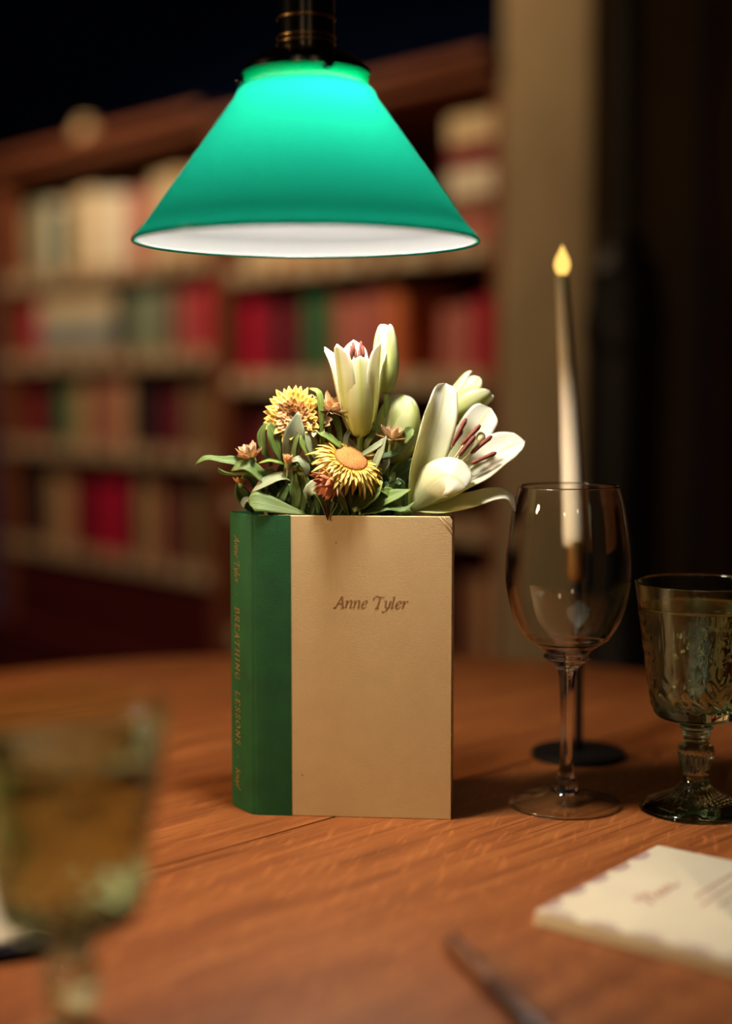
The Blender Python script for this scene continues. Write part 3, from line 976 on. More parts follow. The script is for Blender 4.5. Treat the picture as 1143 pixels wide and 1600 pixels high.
sl.add(vs, fs + [(q0 + 3, q0 + 2, q0 + 1, q0)])
so = sl.build('soil', M_soil, book)
so['kind'] = 'stuff'
# lettering on the cover: 523..637 px wide, baseline at y 948
pA = at(523, 948, BO.y); pB = at(637, 948, BE.y)
cA = (Vector((pA.x, pA.y, 0)) - Vector((BO.x, BO.y, 0))).dot(cx)
cB = (Vector((pB.x, pB.y, 0)) - Vector((BO.x, BO.y, 0))).dot(cx)
zA = pA.z - T
sz = (cB - cA) / (text_width('Anne Tyler') + .05)
m = MB()
write(m, 'Anne Tyler', lambda x, y: bp_(cA + x, -.00015, zA + y), sz)
tag(m.build('lettering', M_print, book, smooth=False), 'brown italic author name on the cream cover')
# tiny scuffs on the cream cover
m = MB()
for (px, py, r) in ((526, 847, .0006), (473, 1209, .0006), (505, 1100, .0003)):
    p = at(px, py, BO.y)
    c0 = (Vector((p.x, p.y, 0)) - Vector((BO.x, BO.y, 0))).dot(cx)
    m.add([bp_(c0 + r * math.cos(a), -.0001, p.z - T + r * math.sin(a)) for a in [k * PI / 4 for k in range(8)]], [tuple(range(8))])
m.build('speck', M_print, book, smooth=False)
m = MB()
for (u0, v0, u1, v1) in ((.0, .0078, .0085, .0), (.0, .0062, .0068, .0002), (.003, .009, .0095, .004)):
    A_, B_ = (BW - .0095 + u0, BH - .0002 - u0 * .0), (BW - .0004, BH - .0125 + v1)
    m.tube([bp_(A_[0], -.0001, A_[1]), bp_((A_[0] + B_[0]) / 2 + .0006, -.0002, (A_[1] + B_[1]) / 2), bp_(B_[0], -.0001, B_[1])], .00022, 5)
tag(m.build('corner_crease', M_cream, book), 'creased upper corner of the cream cover')
# lettering down the spine: text runs downwards, tops of the letters towards the front board
f0, f1 = Vector((-.0010, .0008, 0)), Vector((-.0192, .0245, 0))


def spine_pt(z, up):
    """z: height, up: distance from the baseline towards the front board, on the spine cloth."""
    s = 0.66 - up / (f1 - f0).length
    pts = [Vector((*q, 0)) for q in sp[5:10]]
    x = min(max(s, 0), 0.999) * (len(pts) - 1)
    i = int(x)
    q = pts[i].lerp(pts[i + 1], x - i)
    t = (pts[i + 1] - pts[i]).normalized()
    nn = Vector((-t.y, t.x, 0)) * -1
    if nn.y > 0: nn = -nn
    q = q + nn * .00025
    return bp_(q.x, q.y, z)


zpx = lambda y: at(362, y, BO.y + .012).z - T
m = MB()
for (txt, ya, yb, h, sl_, ital) in (('Anne Tyler', 838, 912, .0092, .2, 1), ('.', 927, 934, .0085, 0, 0), ('BREATHING', 950, 1066, .0082, .12, 0), ('LESSONS', 1082, 1168, .0082, .12, 0), ('.', 1182, 1189, .0085, 0, 0), ('Knopf', 1203, 1234, .0080, .2, 1)):
    L = zpx(ya) - zpx(yb)
    tr = .02
    if txt == '.':
        write(m, txt, lambda x, y, z0=zpx(ya): spine_pt(z0 - x, y), .0075, 0)
        continue
    nat = text_width(txt, 0) * h
    gap = (L - nat) / len(txt) / h
    kx = 1.0
    if gap < .02:
        kx = L / (text_width(txt, .02) * h); gap = .02
    write(m, txt, lambda x, y, z0=zpx(ya), k_=kx: spine_pt(z0 - x * k_, y), h, sl_, track=gap, nib=.075)
tag(m.build('lettering', M_gold, book, smooth=False), 'dull gold author, title and publisher running down the green spine')

# ---------------------------------------------------------------- flowers
PX = 1.048 / F_PX                          # one photograph pixel at the flowers, metres
FY = 1.037                                 # distance of the trough's middle


def q3(p):
    """(px, py[, depth in px]) -> world point among the flowers."""
    return at(p[0], p[1], FY + (p[2] if len(p) > 2 else 0.0) * PX)


M_petal = blade_mat('lily_petal', [(0.0, (0.50, 0.56, 0.16)), (0.28, (0.78, 0.76, 0.44)), (0.6, (0.88, 0.85, 0.70)), (1.0, (0.92, 0.90, 0.80))], (0.76, 0.76, 0.42), 0.07, 0.55, 0.4, 0.06)
M_petal_out = blade_mat('lily_petal_outside', [(0.0, (0.50, 0.56, 0.14)), (0.35, (0.74, 0.74, 0.32)), (0.8, (0.86, 0.83, 0.58)), (1.0, (0.90, 0.87, 0.70))], (0.62, 0.66, 0.22), 0.16, 0.55, 0.4, 0.06)
M_bud = blade_mat('lily_bud', [(0.0, (0.36, 0.44, 0.10)), (0.3, (0.62, 0.66, 0.24)), (0.7, (0.78, 0.78, 0.44)), (1.0, (0.88, 0.86, 0.62))], (0.50, 0.56, 0.16), 0.18, 0.45, 0.4, 0.06)
M_stem = mat('green_stem', (0.22, 0.30, 0.07), 0.5, noise=(80, 0.25))
M_anther = mat('rust_anther', (0.15, 0.032, 0.016), 0.8, noise=(500, 0.35))
M_filament = mat('pale_filament', (0.50, 0.50, 0.26), 0.5)
M_stigma = mat('pale_stigma', (0.80, 0.74, 0.40), 0.45, noise=(300, 0.1))
M_leaf = blade_mat('green_leaf', [(0.0, (0.11, 0.15, 0.025)), (0.5, (0.10, 0.165, 0.025)), (1.0, (0.13, 0.19, 0.035))], (0.22, 0.27, 0.09), 0.06, 0.25, 0.6, 0.28)
M_leaf_b = blade_mat('bright_leaf', [(0.0, (0.17, 0.24, 0.04)), (0.5, (0.17, 0.25, 0.035)), (1.0, (0.21, 0.30, 0.05))], (0.30, 0.37, 0.10), 0.06, 0.3, 0.6, 0.25)
M_leaf_d = blade_mat('dark_leaf', [(0.0, (0.04, 0.075, 0.014)), (0.5, (0.045, 0.10, 0.016)), (1.0, (0.06, 0.12, 0.022))], (0.11, 0.16, 0.045), 0.06, 0.2, 0.55, 0.25)
M_leaf_p = blade_mat('pale_leaf', [(0.0, (0.17, 0.21, 0.08)), (0.5, (0.23, 0.26, 0.14)), (1.0, (0.26, 0.29, 0.17))], (0.30, 0.33, 0.20), 0.07, 0.2, 0.7, 0.25)
M_leaf_back = blade_mat('leaf_underside', [(0.0, (0.17, 0.22, 0.07)), (0.5, (0.21, 0.26, 0.11)), (1.0, (0.24, 0.29, 0.14))], (0.28, 0.32, 0.15), 0.07, 0.25, 0.7, 0.25)
M_tip = blade_mat('leaf_with_dry_tip', [(0.0, (0.10, 0.17, 0.03)), (0.45, (0.34, 0.38, 0.24)), (0.78, (0.12, 0.20, 0.04)), (0.9, (0.10, 0.02, 0.015)), (1.0, (0.09, 0.01, 0.01))], (0.30, 0.34, 0.18), 0.06, 0.2, 0.5, 0.15)


def axial_petal(B, ax, u, v, phi, prof, hw, rho, mats, root, name='petal', flare=None, split=0.0):
    """A petal on a flower axis: prof (r, z) along its length in px, half-widths hw in px, rho its cross curvature radius in px."""
    e = u * math.cos(phi) + v * math.sin(phi)
    l = -u * math.sin(phi) + v * math.cos(phi)
    nl, nw = 24, 8
    R_ = cat_rom([p[0] for p in prof], nl); Z_ = cat_rom([p[1] for p in prof], nl)
    W_ = [max(x, .15) for x in cat_rom(hw, nl)]; Q_ = cat_rom(rho, nl)
    fr, bkv, uv = [], [], []
    for i in range(nl + 1):
        for j in range(nw + 1):
            s = -1 + 2 * j / nw
            ro = max(Q_[i], W_[i] * 0.75)
            psi = s * W_[i] / ro
            crest = 0.9 * math.exp(-(s / .22) ** 2) * math.sin(PI * min(i / nl, 1)) * split
            rad = R_[i] - ro + ro * math.cos(psi) + crest
            p = B + ax * (Z_[i] * PX) + e * (rad * PX) + l * (ro * math.sin(psi) * PX)
            nn = (e * math.cos(psi) + l * math.sin(psi)).normalized()
            fr.append(p + nn * .0004); bkv.append(p - nn * .0004); uv.append((i / nl, j / nw))
    a = len(fr)
    f, mi = [], []
    for i in range(nl):
        for j in range(nw):
            q = i * (nw + 1) + j
            f.append((q, q + nw + 1, q + nw + 2, q + 1)); mi.append(1)
            f.append((a + q, a + q + 1, a + q + nw + 2, a + q + nw + 1)); mi.append(0)
    ring = [j for j in range(nw + 1)] + [i * (nw + 1) + nw for i in range(1, nl + 1)] + [nl * (nw + 1) + j for j in range(nw - 1, -1, -1)] + [i * (nw + 1) for i in range(nl - 1, 0, -1)]
    for k in range(len(ring)):
        p, q = ring[k], ring[(k + 1) % len(ring)]
        f.append((p, q, a + q, a + p)); mi.append(0)
    return MB().add(fr + bkv, f, uv + uv, mi).build(name, mats, root)


def rounded(base, wmax, peak=0.6, n=14, tip=2.2):
    out = []
    for i in range(n + 1):
        s = i / n
        if s < peak: out.append(base + (wmax - base) * math.sin(PI / 2 * s / peak))
        else: out.append(wmax * max(0.0, 1 - ((s - peak) / (1 - peak)) ** tip) ** .55)
    return out


def frame(ax, ref=(0, -1, 0)):
    ax = Vector(ax).normalized()
    u = Vector(ref) - ax * Vector(ref).dot(ax)
    u.normalize()
    return ax, u, ax.cross(u)


def stem(root, pts, rad, name='stem', m=None):
    P = cat_rom([q3(p) for p in pts], 14)
    rr = cat_rom(rad if isinstance(rad, (list, tuple)) else [rad] * 2, 14)
    return MB().tube(P, [x * PX for x in rr], 10).build(name, m or M_stem, root)


# half-open lily in the middle
B = q3((562, 682, 0))
lily = thing('lily', 'half-open white lily standing upright over the middle of the bouquet', 'flower', q3((560, 806, 0)))
ax, u, v = frame((-0.03, -0.12, 1))
for k in range(3):
    axial_petal(B, ax, u, v, math.radians(8 + 120 * k), [(5, 0), (17, 9), (26, 34), (30, 74), (30, 106), (29, 127)] if k == 0 else [(5, 0), (17, 9), (27, 34), (35, 74), (42, 108), (54, 138)], rounded(5, 23, .62, tip=3.0), [12, 17, 24, 28, 27, 24], [M_petal, M_petal_out], lily, split=1.5)
for k in range(3):
    axial_petal(B, ax, u, v, math.radians(68 + 120 * k), [(4, 0), (14, 9), (23, 34), (30, 76), (34, 114), (38, 146)], rounded(4, 24, .64, tip=3.0), [11, 15, 23, 28, 28, 28], [M_petal, M_petal_out], lily, split=1.5)
stem(lily, [(561, 806, 2), (560, 760, 2), (562, 684, 0)], [5.5, 5.5, 6.5])
for k in range(6):
    a = math.radians(20 + 60 * k)
    e = u * math.cos(a) + v * math.sin(a)
    b0 = B + ax * 10 * PX
    tip = B + ax * ((122 + 6 * (k % 3)) * PX) + e * 9 * PX
    st = MB().tube([b0, b0.lerp(tip, .5) + e * 1 * PX, tip], 1.1 * PX, 6).build('stamen', M_filament, lily)
    MB().tube([tip - ax * 9 * PX, tip, tip + ax * 12 * PX], [1.5 * PX, 3.0 * PX, 1.6 * PX], 8).build('anther', M_anther, st)


def lily_bud(label, base, axis, Lh, Rm, prof, stem_pts, stem_r, phase=0.2, opening=0.0):
    B = q3(base)
    root = thing('lily_bud', label, 'flower', q3(stem_pts[0]))
    ax, u, v = frame(axis)
    for ring in range(2):
        for k in range(3):
            ph = phase + math.radians(120 * k + 60 * ring)
            kk = 1.0 if ring == 0 else 0.97
            pr = [(r * Rm * kk + (opening * Rm * (z ** 3) if ring == 0 else opening * .6 * Rm * z ** 3), z * Lh * (1 if ring == 0 else 1.0 + .02)) for (r, z) in prof]
            hw = [max(r * Rm * 1.02, .6) * (1.0 if opening == 0 else 1 - .55 * z ** 4) * (1.0 if i < len(prof) - 1 else .45) for i, (r, z) in enumerate(prof)]
            rho = [max(r * Rm * .98, 1.2) for (r, z) in prof]
            axial_petal(B, ax, u, v, ph, pr, hw, rho, [M_petal, M_bud], root, split=2.2 if ring == 0 else 1.0)
    stem(root, stem_pts, stem_r)
    return root


BUDP = [(.30, 0), (.62, .08), (.9, .25), (1.0, .45), (.95, .65), (.82, .82), (.62, .95), (.42, 1.0)]
lily_bud('tall narrow closed white lily bud rising behind the half-open lily', (604, 614, 22), (-0.02, 0.0, 1), 104, 19, BUDP, [(600, 806, 14), (603, 700, 18), (604, 616, 22)], [5.5, 5, 5], 0.3)
lily_bud('fat blurred white lily bud low behind the small straw flower bud', (608, 724, 40), (0.22, 0.05, 1), 108, 36, [(.3, 0), (.7, .1), (.96, .3), (1.0, .5), (.92, .7), (.72, .86), (.45, .96), (.16, 1.0)], [(596, 806, 24), (598, 770, 32), (608, 726, 40)], [5, 5, 6], 0.8)
lily_bud('opening white lily bud leaning right behind the wide open lily', (691, 654, 76), (0.78, 0.02, 0.64), 84, 25, [(.3, 0), (.6, .1), (.88, .3), (.98, .5), (1.0, .7), (.92, .85), (.8, .94), (.6, 1.0)], [(606, 806, 20), (611, 760, 20), (618, 732, 26), (655, 690, 58), (692, 653, 76)], [7, 8, 6, 5.5, 6], 0.5, 0.55)

# wide open lily on the right
op = thing('lily', 'wide open white lily with rust-red anthers leaning right over the cover edge', 'flower', q3((640, 806, 0)))


def petal(pts, hw, nrm, **kw):
    mb = MB()
    blade(mb, [q3(p) for p in pts], [x * PX for x in hw], nrm, nl=22, nw=10, th=.0007, mi=(0, 1), **kw)
    return mb.build('petal', [M_petal, M_petal_out], op)


petal([(641, 797, 2), (654, 752, -2), (672, 700, -3), (687, 645, 2), (694, 612, 10), (696, 599, 14)], rounded(5, 28, .48, tip=1.3), [(0.35, -0.8, 0.3), (0.25, -0.8, 0.5)], cup=0.42, wave=0.06)
petal([(645, 794, 8), (688, 740, 22), (730, 690, 34), (756, 652, 38), (767, 638, 38)], rounded(5, 27, .6), (-0.2, -0.9, 0.2), cup=0.25)
petal([(645, 795, 4), (692, 768, 2), (742, 735, 2), (788, 702, 8), (820, 690, 12)], rounded(5, 33, .62, tip=1.6), (-0.15, -0.7, 0.65), cup=0.30, wave=0.05)
petal([(648, 797, 0), (690, 792, -8), (735, 784, -12), (770, 774, -14), (793, 776, -14), (804, 799, -12)], [4, 16, 15, 12, 8, 1], [(0, -0.75, .65), (0, -0.75, .65), (.5, -.6, .5)], cup=0.35)
petal([(641, 797, -2), (656, 775, -12), (676, 752, -24), (698, 742, -34), (716, 750, -42), (728, 762, -46)], rounded(5, 33, .55), [(-0.1, -0.9, 0.35), (-0.05, -0.85, 0.5)], cup=-0.22, wave=0.05)
petal([(644, 794, 10), (676, 745, 26), (706, 700, 44), (735, 668, 52)], [5, 14, 17, 4], (0.2, -0.9, -0.1), cup=0.25)
stem(op, [(618, 806, 10), (628, 803, 6), (642, 796, 0)], [6, 6, 6])
for (a, b, dy) in (((704, 700), (728, 654), 2), ((720, 696), (750, 664), -2), ((716, 713), (742, 681), -8), ((735, 709), (768, 681), -6), ((736, 724), (775, 707), -10), ((699, 705), (722, 672), 6)):
    A_, B_ = q3((*a, dy - 6)), q3((*b, dy - 12))
    mid = A_.lerp(B_, .5)
    root0 = q3((650, 788, 0))
    st = MB().tube(cat_rom([root0, root0.lerp(mid, .55) + Vector((0, 0, -4 * PX)), mid], 8), 1.3 * PX, 6).build('stamen', M_filament, op)
    dd = (B_ - A_)
    MB().tube([A_, A_ + dd * .12, mid - dd * .03, B_ - dd * .12, B_], [1.2 * PX, 3.3 * PX, 3.0 * PX, 3.8 * PX, 1.8 * PX], 10).build('anther', M_anther, st)
r0, tp = q3((652, 787, 2)), q3((750, 690, -6))
pi_ = MB().tube(cat_rom([r0, r0.lerp(tp, .5) + Vector((0, 0, -3 * PX)), tp], 10), 2.0 * PX, 8).build('pistil', M_filament, op)
MB().ball(q3((751, 684, -7)), 7.2 * PX, 14, 10, (1, 1, 1.25)).build('stigma', M_stigma, pi_)

# ---- straw flowers
M_yel = blade_mat('yellow_bract', [(0.0, (0.72, 0.34, 0.05)), (0.35, (0.80, 0.50, 0.07)), (1.0, (0.86, 0.66, 0.16))], (0.80, 0.50, 0.07), 0.1, 0.25, 0.35, 0.1)
M_org = blade_mat('orange_bract', [(0.0, (0.82, 0.64, 0.36)), (0.5, (0.78, 0.46, 0.20)), (1.0, (0.62, 0.27, 0.12))], (0.78, 0.46, 0.22), 0.15, 0.25, 0.35, 0.12)
M_tan = blade_mat('tan_bract', [(0.0, (0.62, 0.30, 0.10)), (0.5, (0.66, 0.36, 0.13)), (1.0, (0.72, 0.42, 0.17))], (0.62, 0.32, 0.11), 0.12, 0.2, 0.4, 0.12)
M_wht = blade_mat('papery_bract', [(0.0, (0.60, 0.42, 0.20)), (0.45, (0.88, 0.74, 0.52)), (0.75, (0.82, 0.58, 0.36)), (1.0, (0.55, 0.24, 0.12))], (0.84, 0.72, 0.50), 0.15, 0.25, 0.3, 0.1)
M_rust = blade_mat('rust_bract', [(0.0, (0.62, 0.30, 0.14)), (0.5, (0.56, 0.17, 0.07)), (1.0, (0.50, 0.18, 0.08))], (0.54, 0.26, 0.14), 0.15, 0.2, 0.35, 0.12)
M_disc = mat('orange_disc', (0.44, 0.17, 0.035), 0.85, noise=(900, 0.35), bump=(1500, 1.0))
M_calyx = mat('green_calyx', (0.17, 0.24, 0.07), 0.6, noise=(200, 0.3))
BR = [M_yel, M_org, M_tan, M_wht, M_rust]


def straw_flower(name, label, c, axis, rings, disc, stem_pts, stem_r=3.0, calyx=None):
    """rings: (count, start radius, length, start angle, end angle, half-width, material) in px and degrees from the axis."""
    C = q3(c)
    root = thing(name, label, 'flower', q3(stem_pts[0]))
    ax, u, v = frame(axis, (0.2, -0.95, 0.1))
    mb = MB()
    for (cnt, r0_, ln, a0, a1, hw, mi) in rings:
        off_ = random.uniform(0, 6)
        for k in range(cnt):
            ph = off_ + 2 * PI * (k + random.uniform(-.25, .25)) / cnt
            e = u * math.cos(ph) + v * math.sin(ph)
            pts, p = [], C + e * (r0_ * PX)
            l_ = ln * random.uniform(.86, 1.1)
            j0 = random.uniform(-7, 7)
            for s in range(5):
                a = math.radians(a0 + (a1 - a0) * s / 4 + j0)
                pts.append(p.copy())
                p = p + (ax * math.cos(a) + e * math.sin(a)) * (l_ * PX / 4)
            am = math.radians((a0 + a1) / 2 + j0)
            nrm = ax * math.sin(am) - e * math.cos(am)
            blade(mb, pts, [x * PX for x in (hw * .55, hw, hw * 1.05, hw * .8, .12)], nrm, cup=.45, nl=6, nw=3, th=.00025, mi=(mi, mi))
    b = mb.build('bracts', BR, root)
    b['kind'] = 'stuff'
    if disc:
        rd, hd, mdisc = disc
        mb = MB()
        nr, ns = 9, 36
        vs, fs = [C + ax * hd * PX], []
        for i in range(1, nr + 1):
            for k in range(ns):
                a = 2 * PI * k / ns
                r = rd * i / nr
                h = hd * math.sqrt(max(0, 1 - (i / nr) ** 2 * .98)) + random.uniform(-.5, .5) - (1.5 if i < 3 else 0)
                vs.append(C + ax * (h * PX) + (u * math.cos(a) + v * math.sin(a)) * (r * PX))
        for k in range(ns):
            fs.append((0, 1 + k, 1 + (k + 1) % ns))
            for i in range(nr - 1):
                p, q = 1 + i * ns + k, 1 + i * ns + (k + 1) % ns
                fs.append((p, p + ns, q + ns, q))
        base = len(vs)
        vs.append(C - ax * 3 * PX)
        fs += [(base, 1 + (nr - 1) * ns + (k + 1) % ns, 1 + (nr - 1) * ns + k) for k in range(ns)]
        mb.add(vs, fs).build('disc', mdisc, root)
    if calyx:
        P = [C - ax * (calyx[1] * PX), C - ax * (calyx[1] * .5 * PX), C + ax * 2 * PX]
        MB().tube(P, [2.5 * PX, calyx[0] * PX, calyx[0] * .9 * PX], 14).build('calyx', M_calyx, root)
    stem(root, stem_pts, stem_r)
    return root


flowers = []
M_hole = mat('brown_disc', (0.16, 0.07, 0.03), 0.9, noise=(900, 0.5), bump=(1500, 1.0))
f_a = straw_flower('straw_flower', 'yellow straw flower with tan centre facing the viewer at upper left of the bouquet', (458, 650, -4), (-0.20, -0.93, 0.22),
                   [(30, 14, 34, 100, 66, 6.2, 0), (26, 12, 28, 92, 56, 6.0, 0), (22, 10, 21, 78, 46, 5.0, 2), (18, 8, 14, 60, 30, 4.2, 2), (12, 7, 9, 40, 10, 3.4, 1)], (8, 1, M_hole), [(474, 806, 6), (468, 740, 8), (460, 668, 4)])
f_b = straw_flower('straw_flower', 'papery orange and white straw flower beside the half-open lily', (517, 642, 2), (0.30, -0.22, 0.9),
                   [(11, 8, 34, 62, 48, 5.5, 3), (9, 6, 30, 50, 40, 5.0, 1), (12, 10, 22, 85, 75, 4.5, 3), (8, 4, 20, 34, 20, 4, 1)], None, [(506, 806, 8), (510, 730, 8), (516, 648, 3)], 3, (10, 14))
f_c = straw_flower('straw_flower', 'small papery straw flower tucked between the yellow and the orange ones', (494, 656, -4), (-0.25, -0.75, 0.25),
                   [(12, 6, 28, 78, 52, 5.5, 3), (10, 5, 22, 60, 34, 5, 2), (8, 3, 15, 40, 10, 4.2, 1)], None, [(496, 806, 4), (498, 740, 6), (496, 664, 0)], 3, (8, 10))
f_d = straw_flower('straw_flower', 'yellow straw flower with a large orange disc drooping at the front middle', (548, 718, -26), (0.34, -0.56, 0.76),
                   [(46, 24, 34, 88, 128, 2.6, 0), (40, 24, 28, 78, 112, 2.4, 0), (44, 25, 17, 60, 88, 1.9, 0), (36, 24, 44, 104, 142, 3.0, 0), (20, 24, 38, 112, 148, 3.4, 3)], (27, 9, M_disc), [(540, 806, -4), (540, 770, -8), (545, 726, -20)], 3, (14, 10))
f_e = straw_flower('straw_flower_bud', 'rust-red closed straw flower bud drooping under the big orange disc', (522, 752, -46), (-0.80, -0.45, -0.28),
                   [(9, 4, 36, 52, 14, 6.5, 4), (8, 3, 32, 34, 4, 6, 4), (8, 5, 30, 66, 40, 4.5, 1), (6, 6, 26, 95, 80, 3, 3)], None, [(536, 806, -8), (537, 778, -24), (528, 757, -42)], 2.6, (8, 10))
f_f = straw_flower('straw_flower_bud', 'orange and cream straw flower bud at the far left of the bouquet', (391, 716, -4), (-0.26, -0.12, 1),
                   [(8, 5, 26, 44, 6, 5.5, 3), (7, 3, 24, 30, 0, 5.2, 3), (7, 6, 20, 66, 24, 4, 1)], None, [(432, 806, -2), (420, 768, -2), (408, 738, -4), (394, 722, -4)], 2.4, (9, 12))
f_g = straw_flower('straw_flower_bud', 'tiny brown straw flower bud between the leaves left of centre', (450, 726, -18), (0.05, -0.2, 1),
                   [(7, 3, 18, 40, 0, 4.2, 1), (6, 2, 16, 24, -6, 4, 2)], None, [(446, 806, -6), (447, 770, -12), (450, 730, -18)], 2.2, (6, 8))
f_h = straw_flower('straw_flower_bud', 'small papery straw flower bud in front of the fat lily bud', (612, 686, -2), (0.12, -0.2, 1),
                   [(8, 5, 26, 46, 14, 5.5, 3), (7, 3, 22, 28, 0, 5, 3), (6, 6, 22, 84, 62, 4, 1)], None, [(596, 806, -2), (602, 750, 0), (610, 692, -2)], 2.6, (7, 9))
f_i = straw_flower('straw_flower_bud', 'withered brown straw flower bud hanging low at the left edge', (377, 755, 4), (-0.2, -0.2, 0.9),
                   [(7, 4, 15, 40, 0, 4.5, 2), (6, 3, 13, 24, 0, 4, 1)], None, [(426, 806, 6), (404, 790, 6), (388, 778, 6), (378, 758, 4)], 2.4, (6, 8))

LM = {'g': [M_leaf, M_leaf_back], 'b': [M_leaf_b, M_leaf_b], 'd': [M_leaf_d, M_leaf_d], 'p': [M_leaf_p, M_leaf_back], 't': [M_tip, M_leaf_back]}


def leaf(root, pts, hw, kind='g', nrm=(0, -0.8, 0.55), **kw):
    mb = MB()
    kw.setdefault('cup', 0.18)
    kw.setdefault('wave', 0.06)
    blade(mb, [q3(p) for p in pts], [x * PX for x in hw], nrm, nl=12, nw=6, th=.0005, mi=(0, 1), **kw)
    return mb.build('leaf', LM[kind], root)


UP = (0.05, -0.35, 0.93)
FR = (0.0, -0.95, 0.3)
# left side
leaf(f_f, [(425, 745, 0), (400, 733, -4), (375, 722, -8), (345, 719, -10), (322, 715, -12), (305, 726, -12)], [3, 7, 8, 7, 5, .6], 'g', (0.1, -0.7, 0.7), wave=.25)
leaf(f_f, [(430, 762, -4), (412, 748, -10), (395, 732, -14), (378, 727, -18), (361, 736, -20)], [3, 10, 11, 9, .6], 'g', (0.3, -0.75, 0.55))
leaf(f_f, [(420, 758, 2), (392, 742, 0), (362, 742, -2), (346, 738, -2), (338, 730, -2)], [2, 6, 6, 5, .6], 'b', (0, -0.3, 1))
leaf(f_i, [(398, 800, 6), (386, 784, 4), (376, 768, 2), (370, 752, 2)], [4, 11, 10, 1], 'd', FR)
leaf(f_f, [(472, 768, -8), (452, 747, -14), (436, 746, -18), (415, 754, -20), (393, 770, -20)], [3, 8, 11, 11, 1], 'p', (0.0, -0.55, 0.85))
leaf(f_f, [(470, 762, -6), (455, 752, -10), (440, 748, -12)], [3, 7, 2], 'b', UP)
leaf(f_i, [(476, 803, -26), (445, 795, -30), (415, 787, -32), (398, 784, -32), (389, 786, -32)], [2, 9, 15, 16, 4], 'g', (0.1, -0.85, 0.5), cup=.1)
leaf(f_i, [(400, 790, -10), (386, 780, -12), (380, 786, -12), (381, 794, -12)], [3, 4, 4, 1], 'p', FR)
leaf(f_f, [(440, 790, -8), (425, 780, -14), (405, 772, -16), (391, 776, -18)], [3, 11, 12, 2], 'g', (0, -.7, .7))
leaf(f_g, [(452, 730, -6), (434, 722, -12), (420, 720, -14), (404, 724, -16)], [2, 6, 5, 1], 'b', (0, -.4, .9))
leaf(f_a, [(424, 728, 0), (411, 700, -2), (408, 678, -4), (416, 659, -4)], [3, 6, 6, 1], 'g', FR)
leaf(f_a, [(446, 728, 0), (438, 702, -6), (428, 678, -10), (419, 661, -12)], [4, 14, 13, 2], 'g', (0.25, -0.9, 0.3))
leaf(f_a, [(452, 726, -8), (456, 700, -14), (461, 672, -20), (466, 643, -20)], [6, 15, 15, 1], 'p', (0.1, -0.92, 0.35), fold=.12)
leaf(f_a, [(460, 730, -14), (459, 706, -18), (463, 686, -20), (468, 672, -20)], [3, 5, 5, 1], 'g', (-.6, -.7, .3))
leaf(f_c, [(492, 730, -14), (482, 706, -20), (474, 690, -22), (469, 680, -22)], [4, 8, 8, 1], 'b', (0.3, -0.85, 0.4))
leaf(f_c, [(498, 724, -10), (490, 704, -16), (484, 688, -18), (477, 676, -18)], [3, 10, 9, 1], 'p', (0.3, -.85, .3))
leaf(f_b, [(504, 705, -16), (503, 668, -20), (501, 636, -22), (497, 613, -20), (483, 607, -16)], [4, 5, 5.5, 5, 1], 'b', (0.5, -0.8, 0.2))
leaf(f_b, [(531, 694, -8), (528, 666, -10), (520, 651, -12), (511, 651, -12)], [4, 6, 6, 2], 'g', (0.3, -0.8, 0.5))
leaf(f_b, [(540, 702, -6), (541, 682, -8), (550, 668, -8), (546, 655, -8)], [3, 4, 3, 1], 'p', FR)
leaf(f_b, [(534, 700, -20), (515, 684, -22), (503, 678, -22), (493, 673, -22)], [4, 6, 5, 1], 'b', (.2, -.7, .6))
leaf(f_b, [(552, 712, -2), (545, 694, -4), (541, 680, -4)], [6, 7, 2], 'p', FR)
leaf(f_b, [(510, 720, 0), (506, 690, 0), (508, 668, 0)], [5, 6, 2], 'd', FR)
# front and right
leaf(f_e, [(482, 790, -20), (481, 770, -30), (494, 762, -38), (506, 778, -44), (512, 813, -46)], [3, 8, 13, 10, .6], 't', [(0.2, -0.4, 0.9), (0.3, -0.85, 0.4), (.3, -.9, .2)], wave=.1)
leaf(f_d, [(552, 798, -20), (567, 782, -26), (583, 766, -30), (597, 752, -30)], [4, 15, 16, 2], 'b', (-0.2, -0.8, 0.6))
leaf(f_d, [(560, 802, -14), (585, 790, -20), (612, 776, -24), (641, 765, -24)], [4, 9, 11, 1], 'b', (-.1, -.75, .65), wave=.12)
leaf(f_d, [(566, 803, -22), (592, 795, -28), (612, 793, -30), (632, 796, -30), (648, 784, -30)], [3, 9, 9, 5, .8], 'g', (0, -.6, .8), wave=.15)
leaf(f_h, [(605, 762, 16), (630, 738, 18), (648, 729, 20), (655, 735, 20)], [6, 14, 13, 5], 'd', FR)
leaf(f_h, [(568, 726, -4), (592, 716, -6), (612, 710, -8), (622, 707, -8)], [3, 5, 6, 2], 'd', (0, -.7, .7))
leaf(f_h, [(618, 706, -6), (628, 690, -10), (638, 676, -12), (645, 670, -12)], [4, 9, 11, 4], 'g', (-.3, -.9, .2), fold=.2)
leaf(f_h, [(626, 712, -8), (640, 692, -12), (647, 678, -12)], [4, 7, 2], 'p', (.3, -.9, .2))
leaf(f_h, [(560, 714, -14), (580, 702, -18), (598, 690, -20), (604, 684, -20)], [3, 5, 5, 1], 'p', (0, -.75, .65))
leaf(f_h, [(580, 744, -22), (588, 722, -24), (597, 700, -24), (603, 681, -24)], [4, 6, 5, .8], 'p', (-.5, -.85, .2))
leaf(f_h, [(570, 704, -4), (575, 690, -6), (583, 678, -6), (586, 672, -6)], [3, 5, 4, 1], 'g', (-.3, -.9, .3))
leaf(f_h, [(592, 680, -2), (588, 666, -4), (580, 660, -6), (572, 662, -6)], [2, 4, 4, 1], 'g', (.3, -.7, .6))
